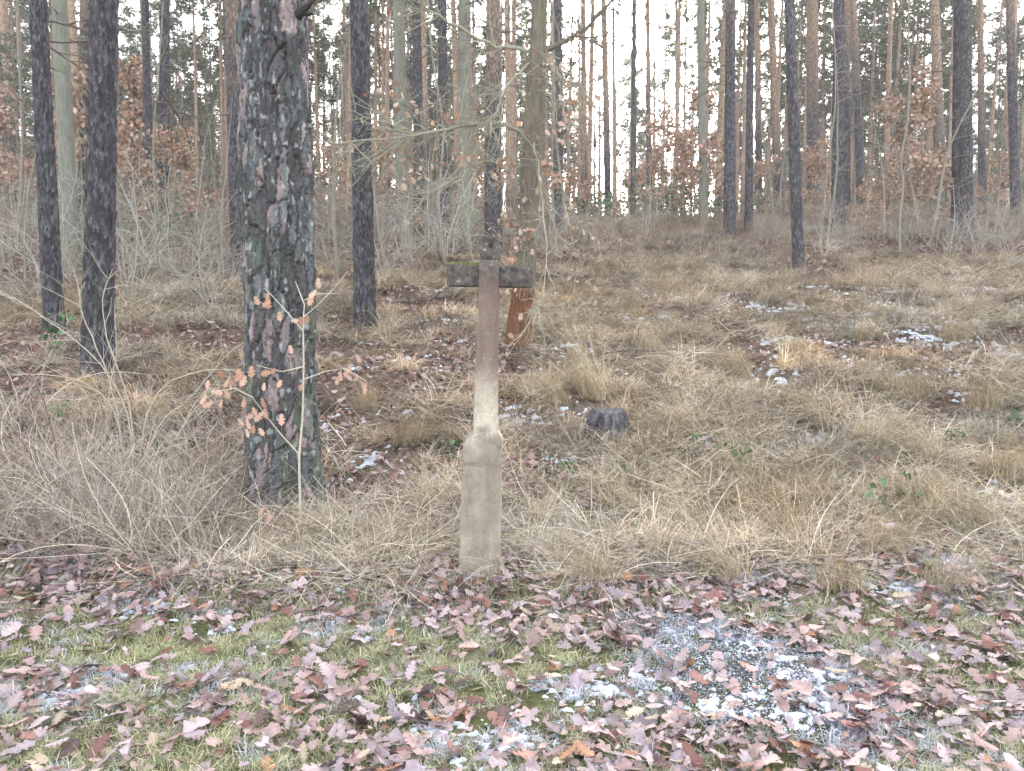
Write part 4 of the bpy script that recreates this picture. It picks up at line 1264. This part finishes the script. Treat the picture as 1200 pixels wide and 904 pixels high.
for pl in ([(350, 532, 0), (330, 510, -.03), (312, 488, -.06), (296, 466, -.1)], [(356, 445, 0), (380, 436, -.03), (402, 432, -.06)], [(355, 388, 0), (340, 370, .03), (322, 350, .05), (310, 338, .08)],
           [(356, 372, 0), (372, 358, -.05), (390, 340, -.08), (408, 318, -.1)], [(357, 358, 0), (350, 340, .02), (346, 330, .03)], [(296, 466, -.1), (275, 455, -.15), (250, 460, -.2)],
           [(357, 352, 0), (372, 345, 0), (398, 344, .02)], [(356, 430, 0), (330, 436, -.05), (300, 428, -.1)], [(402, 432, -.06), (418, 440, -.08), (430, 448, -.08)]):
    sline(pl, .005, .002, 'branch')
LFO = [oak_leaf(rg, 1, 3, .30, .3) for k in range(5)]
LFO = [mesh('leaf', v, f, M_LEAF, c, True) for v, f, c in LFO]
for a, b, n_, sp in ((308, 352, 4, 7), (330, 372, 1, 4), (356, 380, 3, 8), (366, 345, 3, 6), (344, 410, 1, 3), (270, 462, 7, 13), (292, 480, 9, 14), (320, 445, 6, 12), (240, 462, 3, 6), (300, 495, 4, 9), (405, 435, 5, 9), (428, 455, 2, 4), (285, 445, 4, 12), (302, 598, 2, 6)):
    for q in range(n_):
        p = np.array(P(a + rg.normal(0, sp), b + rg.normal(0, sp), sy - .08 + rg.normal(0, .04)) - sb)
        o = obj('leaf', LFO[int(rg.integers(0, 5))], sap, p)
        o.rotation_euler = (rg.uniform(.9, 2.1), rg.normal(0, .6), rg.uniform(-.8, .8) + (math.pi if rg.random() < .5 else 0))
        s = rg.uniform(.055, .09); o.scale = (s, s, s)
        c = [(.46, .275, .19), (.43, .26, .20), (.52, .34, .25), (.38, .21, .14)][int(rg.integers(0, 4))]
        o.color = (*c, 1)

# bent pale sapling by the right young oak, thin saplings
def thin_sapling(pl, r0, label, seed, tw=6):
    g = Vector((pl[0][0], pl[0][1], 0)); base = G(*pl[0]) if base_ok(pl[0]) else P(*pl[0], 27)
    base = Vector((base.x, base.y, hh(base.x, base.y)))
    rg = np.random.default_rng(seed)
    pts = np.array([np.array(P(a, b, base.y) - base) for a, b in pl]); pts[0, 2] = -.15
    n = 24; par = np.linspace(0, 1, len(pts)); tt = np.linspace(0, 1, n)
    p = np.stack([np.interp(tt, par, pts[:, q]) for q in range(3)], -1)
    p[1:-1] = (p[:-2] + 2 * p[1:-1] + p[2:]) / 4
    p[:, 1] += .15 * np.sin(tt * 4 + seed)
    t = empty('bare_sapling', base, label, 'sapling', 'bare saplings')
    mb = MB(); mb.tube(p, np.linspace(r0, r0 * .4, n), 7, (.24, .215, .175)); obj('stem', mb.build('stem', M_TWIG), t)
    mb = MB()
    for k in range(tw):
        i0 = int(rg.integers(6, n - 1)); a = rg.uniform(0, 6.3)
        grow(mb, p[i0], (math.cos(a), math.sin(a), rg.uniform(0, .8)), rg.uniform(.4, 1.1), r0 * .4, 2, rg, (.26, .235, .19), 3, .6, .2, 4, seg=5)
    obj('branches', mb.build('branches', M_TWIG), t)['kind'] = 'stuff'
def base_ok(q): return G(*q).y < 33
thin_sapling([(1058, 300), (1058, 250), (1063, 215), (1056, 190), (1062, 150), (1064, 100), (1060, 40), (1062, -40)], .032, 'bent pale sapling beside the large right young oak', 1)
thin_sapling([(917, 268), (915, 215), (922, 150), (924, 80), (926, 0)], .026, 'thin pale sapling left of the lowest dark pine', 2)
thin_sapling([(963, 285), (966, 200), (976, 130), (978, 60), (975, -30)], .025, 'pale twiggy sapling left of the touching pine pair', 3, 14)
thin_sapling([(1072, 272), (1070, 230), (1070, 190)], .04, 'short pale sapling stem right of the bent sapling', 4, 4)
thin_sapling([(523, 308), (518, 280), (513, 240), (516, 200), (520, 150), (505, 60), (498, -40)], .04, 'thin crooked brown sapling left above the crossbar', 5, 10)
thin_sapling([(20, 290), (20, 240), (22, 160), (20, 60), (22, -40)], .05, 'pale birch like sapling near the left picture edge', 6, 8)
thin_sapling([(40, 300), (45, 220), (46, 140), (44, 60), (40, -40)], .04, 'thin pale sapling left of the slanting dark pine', 7, 8)
thin_sapling([(87, 290), (87, 200), (86, 152)], .05, 'short broken pale stem right of the green grey trunk', 8, 1)
thin_sapling([(178, 300), (184, 250), (183, 190), (184, 145), (187, 90), (190, 0)], .03, 'thin pale sapling between the two close slim pines', 9, 10)
thin_sapling([(650, 275), (646, 200), (650, 120), (648, 0), (650, -40)], .035, 'thin pale sapling right of the oak behind the cross', 10, 8)

# ------------------------------------------------------------------ tree stump
st = G(712, 512); st = Vector((st.x, st.y, hh(st.x, st.y)))
stump = empty('tree_stump', st, 'small dark rotten tree stump on the slope right of the cross', 'stump')
rg = np.random.default_rng(4)
na = 60; zs = np.linspace(-.1, 1, 26)
T, Z = np.meshgrid(np.linspace(0, 2 * np.pi, na, endpoint=False), zs)
sr = 23 * st.y / F
top = .24 + .012 * np.sin(T * 2 + 1) + .006 * np.sin(T * 7) + .008 * np.sin(T * 13)
rad = sr * (1 + .25 * np.exp(-np.maximum(Z, 0) * 4)) * (1 + .05 * np.sin(T * 5 + 1) + .07 * (fbm(np.cos(T) * 6, np.sin(T) * 6, Z * .8, 9, 3) - .5) * 2 + .09 * np.sin(T * 17 + 3 * np.sin(T * 3)))
rad = rad * (1 - .28 * np.clip(Z, 0, 1) ** 5)
Vs = np.stack([rad * np.cos(T), rad * np.sin(T), Z * top], -1).reshape(-1, 3)
C = np.array((.095, .09, .092)) * np.clip(-.6 + 3.0 * fbm(np.cos(T) * 14, np.sin(T) * 14, Z * 2.5, 3, 3), .25, 2)[..., None]
i = np.arange(25)[:, None] * na; j = np.arange(na)[None]; k = (j + 1) % na
obj('bark', mesh('bark', Vs, np.stack([i + j, i + k, i + na + k, i + na + j], -1).reshape(-1, 4), M_TWIG, C.reshape(-1, 3), True), stump)
rt = np.linspace(1, 0, 8)
Tt, Rt = np.meshgrid(np.linspace(0, 2 * np.pi, na, endpoint=False), rt)
rimr = rad[-1]; rimz = top[-1]
Vt = np.stack([rimr * Rt * np.cos(Tt), rimr * Rt * np.sin(Tt), rimz * Rt + (1 - Rt) * .245 + (vn(np.cos(Tt) * Rt * 9, np.sin(Tt) * Rt * 9, 0, 6) - .5) * .04 * (Rt < .99)], -1).reshape(-1, 3)
i = np.arange(7)[:, None] * na
obj('cut_top', mesh('cut_top', Vt, np.stack([i + j, i + k, i + na + k, i + na + j], -1).reshape(-1, 4), M_TWIG, np.tile(np.array((.13, .13, .12)), (len(Vt), 1)), True), stump)

# ------------------------------------------------------------------ fallen branches
def fallen(pl, r0, label, seed, c=(.20, .17, .14)):
    rg = np.random.default_rng(seed)
    g = np.array([np.array(G(a, b)) for a, b in pl])
    n = 20; par = np.linspace(0, 1, len(g)); tt = np.linspace(0, 1, n)
    p = np.stack([np.interp(tt, par, g[:, q]) for q in range(3)], -1)
    p[:, 2] = height(p[:, 0], p[:, 1]) + .05 + .05 * vn(tt * 5, tt * 0, 0, seed)
    base = p[0].copy()
    t = empty('fallen_branch', base, label, 'branch')
    mb = MB(); mb.tube(p - base, np.linspace(r0, r0 * .4, n), 7, c)
    obj('limb', mb.build('limb', M_TWIG), t)
    mb = MB()
    for k in range(7):
        i0 = int(rg.integers(4, n)); a = rg.uniform(0, 6.3)
        grow(mb, p[i0] - base, (math.cos(a), math.sin(a), .35), rg.uniform(.3, .9), r0 * .4, 1, rg, c, 3, .5, .3, 4, seg=4)
    obj('twigs', mb.build('twigs', M_TWIG), t)['kind'] = 'stuff'
fallen([(848, 388), (880, 381), (915, 374), (950, 373), (990, 378), (1030, 380)], .03, 'long thin fallen branch lying across the right slope', 3)
fallen([(640, 425), (665, 432), (690, 428)], .03, 'short dark fallen branch beside the oak foot', 4, (.12, .10, .09))
fallen([(455, 362), (490, 357), (530, 352)], .03, 'dark fallen branch right of the dark straight pine foot', 5, (.13, .11, .10))
fallen([(555, 508), (548, 512), (536, 512)], .012, 'short pale stick leaning at the left shoulder of the cross', 6, (.34, .24, .18))

# ------------------------------------------------------------------ grass tussocks that stand out
rg = np.random.default_rng(66)
def tussock(a, b, s, az, label, n=330, L=(.3, .8), lean=(.15, .9), bend=(.3, 1.6)):
    g = G(a, b)
    V, Fq, C = blades(rg, n, .17, L, (.002, .0042), lean, bend, 6, [(.60, .51, .36), (.50, .41, .27), (.40, .32, .20), (.30, .22, .14)], [.35, .3, .22, .13], az=az, azs=.75)
    mbq = MB(); mbq.add(V * s, Fq, C)
    o = obj('grass_tussock', mbq.build('grass_tussock', M_TWIG, False), None, (g.x, g.y, hh(g.x, g.y)))
    tag(o, label, 'grass tussock', 'big straw tussocks')
tussock(700, 466, 1.1, math.pi * .95, 'tall straw tussock sweeping left above the stump', 420, (.5, .95), (.2, .8), (.1, .8))
tussock(655, 472, .8, math.pi * 1.0, 'pale straw tussock between the oak foot and the stump')
tussock(1010, 530, 1.0, -.6, 'broad bleached tussock in the middle of the right slope')
tussock(1090, 540, .8, 2.8, 'flattened tussock right of the broad bleached one')
tussock(1172, 560, 1.0, -1.6, 'big brown tussock near the right picture edge')
tussock(1140, 620, .8, -2.4, 'straw tussock on the verge near the right picture edge')
tussock(930, 640, .9, -2.4, 'dense straw tussock overhanging the path right of the cross')
tussock(1030, 650, .85, -1.2, 'drooping straw tussock on the right verge')
tussock(820, 632, .8, 3.0, 'flat combed straw tussock right of the cross')
tussock(740, 610, .7, 2.6, 'thin straw tussock below the stump')
tussock(640, 620, .6, 1.2, 'straw tussock at the right side of the cross')
tussock(480, 520, .8, -1.0, 'straw tussock left of the cross plinth')
tussock(505, 600, .7, 2.0, 'straw tussock close to the left of the cross foot')
tussock(430, 480, .75, -1.5, 'upright straw tussock right of the thick pine')
tussock(230, 560, .8, -.6, 'yellowish tussock left of the thick pine foot')
tussock(870, 560, .75, 2.9, 'straw tussock below the snow specks on the slope')
tussock(955, 590, .8, -2.0, 'bleached tussock below the broad one on the slope')
tussock(780, 350, .9, -1.6, 'straw tussock on the middle slope right of the oak')
tussock(1120, 400, 1.0, -1.7, 'brown upright tussock on the right middle slope')
tussock(870, 440, .8, 3.0, 'straw tussock left of the snow flecks')

for a_, b_, s_, az_, lab_ in ((1060, 470, 1.0, -2.2, 'floppy straw tussock on the right slope above the bleached one'), (960, 500, .9, 3.0, 'straw tussock sweeping left in the middle of the slope'), (1150, 480, 1.0, -1.9, 'straw tussock high near the right picture edge'),
        (800, 500, .8, 2.7, 'straw tussock right of the stump'), (900, 600, .95, -2.6, 'pale floppy tussock above the overhanging verge straw'), (1080, 610, .95, -2.0, 'pale straw tussock beside the green bramble sprig'),
        (985, 690, .8, -1.9, 'straw tussock hanging lowest over the path at right'), (860, 678, .7, 2.8, 'flat yellow straw lying over the path edge right of the cross'), (1100, 690, .7, -1.2, 'low straw tussock over the path edge near the right'),
        (390, 640, .7, -2.0, 'straw tussock beside the sapling foot'), (440, 660, .7, -1.0, 'straw tussock over the path edge left of the cross'), (700, 680, .7, -2.2, 'thin straw tussock over the path edge near the cross'),
        (760, 420, .9, -1.8, 'straw tussock above and right of the stump'), (930, 420, .9, -2.5, 'straw tussock below the long fallen branch'), (1010, 400, .9, -1.4, 'straw tussock below the end of the long fallen branch')):
    tussock(a_, b_, s_, az_, lab_, 260)
tussock(566, 694, .42, -1.4, 'small pale grass tuft at the very foot of the cross', 70)
tussock(540, 690, .6, -1.0, 'few thin straws leaning across the front of the cross foot', 16, (.4, 1.0), (.2, .8), (.0, .6))
tussock(600, 688, .6, 2.2, 'thin crossing straws at the right foot of the cross', 22, (.4, 1.0), (.2, .9), (.0, .8))
# ------------------------------------------------------------------ evergreen leafy patches
def bramble_leaves(a, b, Yd, s, n, label, col=(.075, .135, .06), size=.05, hgt=.25, group='green leafy plants'):
    g = G(a, b) if Yd is None else P(a, b, Yd)
    rg = np.random.default_rng(int(a * 7 + b))
    mb = MB(); tips = []
    for k in range(max(3, n // 12)):
        p = np.array([rg.normal(0, s * .4), rg.normal(0, s * .4), 0])
        q = p + np.array([rg.normal(0, s * .3), rg.normal(0, s * .3), hgt * rg.uniform(.4, 1.1)])
        mb.tube([p - np.array([0, 0, .05]), (p + q) / 2 + rg.normal(0, .02, 3), q], [.004, .003, .002], 4, (.12, .10, .07)); tips.append((q, 0)); tips.append(((p + q) / 2, 0))
    t = empty('leafy_plant', (g.x, g.y, hh(g.x, g.y)), label, 'plant', group)
    obj('stems', mb.build('stems', M_TWIG), t)['kind'] = 'stuff'
    lv = MB(); add_leaves(lv, rg, tips, n, size, [col, tuple(np.array(col) * 1.5), tuple(np.array(col) * .75)], s * .16)
    o = obj('leaves', lv.build('leaves', M_FOL, False), t); o['kind'] = 'stuff'
for a, b, Yd, s, n, lab, size, hg in (
        (765, 262, 26.5, 2.2, 700, 'dark evergreen bramble mound on the ridge below the bright gap', .12, .7),
        (830, 258, 27, 1.6, 450, 'dark evergreen mound left of the brown topped straight pine', .12, .6),
        (700, 262, 26, 1.2, 260, 'dark evergreen mound right of the slim dark pine', .12, .5),
        (870, 262, 27, 1.3, 260, 'dark evergreen mound behind the slim right pine', .12, .6),
        (1080, 262, 27, 1.4, 260, 'dark evergreen mound under the large right young oak', .12, .5),
        (185, 290, 19, 1.8, 420, 'dark green low mound below the two close slim pines', .10, .8),
        (350, 555, None, .14, 22, 'few green bramble leaves at the thick pine foot', .055, .2),
        (180, 545, None, .14, 20, 'small green bramble sprig on the left slope', .055, .15),
        (70, 505, None, .10, 10, 'pair of green leaves under the dark bramble cane', .06, .2),
        (520, 535, None, .13, 16, 'green sprig left of the cross plinth', .05, .12),
        (650, 565, None, .14, 16, 'green sprig right of the cross plinth', .05, .14),
        (735, 570, None, .16, 18, 'green leaves on the slope below the stump', .05, .12),
        (835, 545, None, .25, 40, 'dark green ground plants right below the stump', .05, .14),
        (1070, 605, None, .18, 26, 'green bramble sprig near the right verge', .06, .22),
        (920, 722, None, .06, 3, 'single green leaf among brown leaves below the straw', .08, .03),
        (1100, 515, None, .16, 30, 'green tuft in the middle of the right slope', .04, .08),
        (45, 415, None, .25, 24, 'dull green leaves at the left edge of the slope', .07, .3),
        (1190, 500, None, .15, 16, 'green sprig at the right picture edge', .05, .12)):
    bramble_leaves(a, b, Yd, s * (1.2 if Yd is None else 1), int(n * (1.7 if Yd is None and n > 5 else 1)), lab, size=size * (1.15 if Yd is None else 1), hgt=hg * (1.5 if Yd is None and n > 5 else 1))

# ------------------------------------------------------------------ bare young trees in the thicket
BTS = [(30, 330, 'at the far left below the slanting pine'), (150, 310, 'right beside the stout straight dark pine'), (225, 320, 'midway between the two slim pines and the thick pine'),
       (262, 335, 'close left of the thick pine'), (395, 330, 'close left of the dark straight pine'), (455, 318, 'close right of the dark straight pine'), (500, 300, 'left of the cross behind the shrubs'),
       (535, 292, 'above the left arm of the cross'), (5, 310, 'at the very left edge'), (205, 285, 'behind the two slim pines'), (130, 285, 'far behind the stout dark pine'), (385, 285, 'far behind the thick pine'),
       (470, 280, 'far behind the dark straight pine'), (590, 280, 'behind the oak trunk'), (665, 275, 'right of the slim dark pine by the oak'), (970, 285, 'left of the touching pine pair'),
       (1035, 275, 'left of the bent pale sapling'), (1090, 280, 'left of the orange pine at the right'), (70, 290, 'behind the slanting left pine'), (905, 268, 'left of the pinkish slanting pine'), (1165, 275, 'near the right picture edge'),
       (610, 268, 'far behind the oak'), (440, 265, 'on the ridge behind the dark straight pine'), (300, 300, 'behind the thick foreground pine')]
for k, (a, b, w_) in enumerate(BTS):
    g = G(a, b)
    if g.y > 33: g = P(a, b, 29)
    t = empty('bare_young_tree', (g.x, g.y, hh(g.x, g.y)), 'leafless grey young tree ' + w_, 'tree', 'leafless young trees in the thicket')
    t.rotation_euler[2] = k * 1.3
    sc_ = .75 + .45 * ((k * 37) % 10) / 10
    t.scale = (sc_, sc_, sc_)
    p = BT[k % 4]
    obj('stem', p[0], t); o = obj('branches', p[1], t); o['kind'] = 'stuff'

rg = np.random.default_rng(55)
pos = sorted([(float(q) + rg.normal(0, 12), rg.uniform(29, 46)) for q in np.linspace(20, 1190, 44)])
cn2 = {}
for k, (a, Yd) in enumerate(pos):
    mk = [m for m in MARKS if m[0] <= a][-1][1]
    cn2[mk] = cn2.get(mk, 0) + 1
    x = (a - 600) / F * Yd * 1.0
    t = empty('bare_young_tree', (x, Yd, hh(x, Yd)), f'{ORD[cn2[mk] - 1]} twiggy leafless ridge sapling right of the {mk}', 'tree', 'twiggy saplings beyond the ridge')
    t.rotation_euler[2] = k * 2.3
    sc_ = rg.uniform(.8, 1.5); t.scale = (sc_,) * 3
    p = BT[k % 4] if k % 3 else (YO[k % 4][0], YO[k % 4][1])
    obj('stem', p[0], t); obj('branches', p[1], t)['kind'] = 'stuff'
    if k % 3 == 0 and a > 620:
        obj('dry_leaves', YO[k % 4][2], t)['kind'] = 'stuff'
        t['label'] = f'{ORD[cn2[mk] - 1]} brown leaved ridge sapling right of the {mk}'

# ------------------------------------------------------------------ young evergreens
YP = []
for k in range(3):
    rg = np.random.default_rng(900 + k); tk = MB(); br = MB(); tips = []
    H = 6.0
    tk.tube([(0, 0, -.2), (rg.normal(0, .05), rg.normal(0, .05), H / 2), (0, 0, H)], [.07, .045, .01], 8, (.17, .14, .115))
    for j in range(44):
        z = .9 + (H - 1.0) * (j / 44); a = j * 2.4 + rg.normal(0, .3)
        grow(br, (0, 0, z), (math.cos(a), math.sin(a), .12), (1.7 - 1.35 * z / H) * rg.uniform(.6, 1.15), .014, 1, rg, (.17, .14, .11), 3, .4, .25, 4, tips=tips, seg=5)
    V, Fq, C = needle_tufts(rg, [q[0] + rg.normal(0, .05, 3) for q in tips], 5, .13, [(.075, .11, .065), (.10, .13, .075), (.06, .09, .06), (.15, .16, .085)])
    br.add(V, Fq, C)
    YP.append((tk.build('trunk', M_TWIG), br.build('crown', M_FOL, False)))
for k, (a, b, Yd, sc_, w_) in enumerate(((12, 280, 30, 1.2, 'at the far left edge'), (50, 270, 36, 1.4, 'behind the slanting left pine'), (128, 268, 38, 1.3, 'behind the stout straight dark pine'), (235, 265, 40, 1.3, 'left of the thick foreground pine'),
        (350, 262, 42, 1.4, 'behind the thick foreground pine'), (440, 262, 44, 1.3, 'right of the dark straight pine'), (528, 262, 40, 1.2, 'behind the left arm of the cross'), (610, 258, 46, 1.2, 'behind the oak'),
        (800, 252, 50, 1.3, 'behind the large ridge oak'), (1035, 252, 40, 1.5, 'behind the leaning reddish pine'), (1175, 252, 42, 1.3, 'near the right picture edge'), (930, 252, 48, 1.4, 'behind the lowest dark pine'))):
    g = P(a, b, Yd)
    t = empty('young_evergreen', (g.x, g.y, hh(g.x, g.y)), 'hazy green young evergreen ' + w_, 'tree', 'young evergreens in the far wood')
    t.rotation_euler[2] = k; t.scale = (sc_,) * 3
    obj('trunk', YP[k % 3][0], t); obj('crown', YP[k % 3][1], t)['kind'] = 'stuff'

# ------------------------------------------------------------------ thin haze added to veil the trees, in place of lens glare
bm = bmesh.new(); bmesh.ops.create_cube(bm, size=1)
for v in bm.verts:
    v.co = Vector((v.co.x * 340, 112 + v.co.y * 310, 16 + v.co.z * 36))
me = bpy.data.meshes.new('haze'); bm.to_mesh(me); bm.free()
mh = bpy.data.materials.new('veil_haze'); mh.use_nodes = True
nt = mh.node_tree; nt.nodes.remove(nt.nodes['Principled BSDF'])
pv = nt.nodes.new('ShaderNodeVolumePrincipled')
pv.inputs['Color'].default_value = (.95, .95, .97, 1); pv.inputs['Density'].default_value = .0015; pv.inputs['Anisotropy'].default_value = .45
nt.links.new(pv.outputs[0], nt.nodes['Material Output'].inputs['Volume'])
me.materials.append(mh)
hz = obj('haze', me); tag(hz, 'thin pale haze added between the trees as a glare veil', 'haze', None, 'stuff')
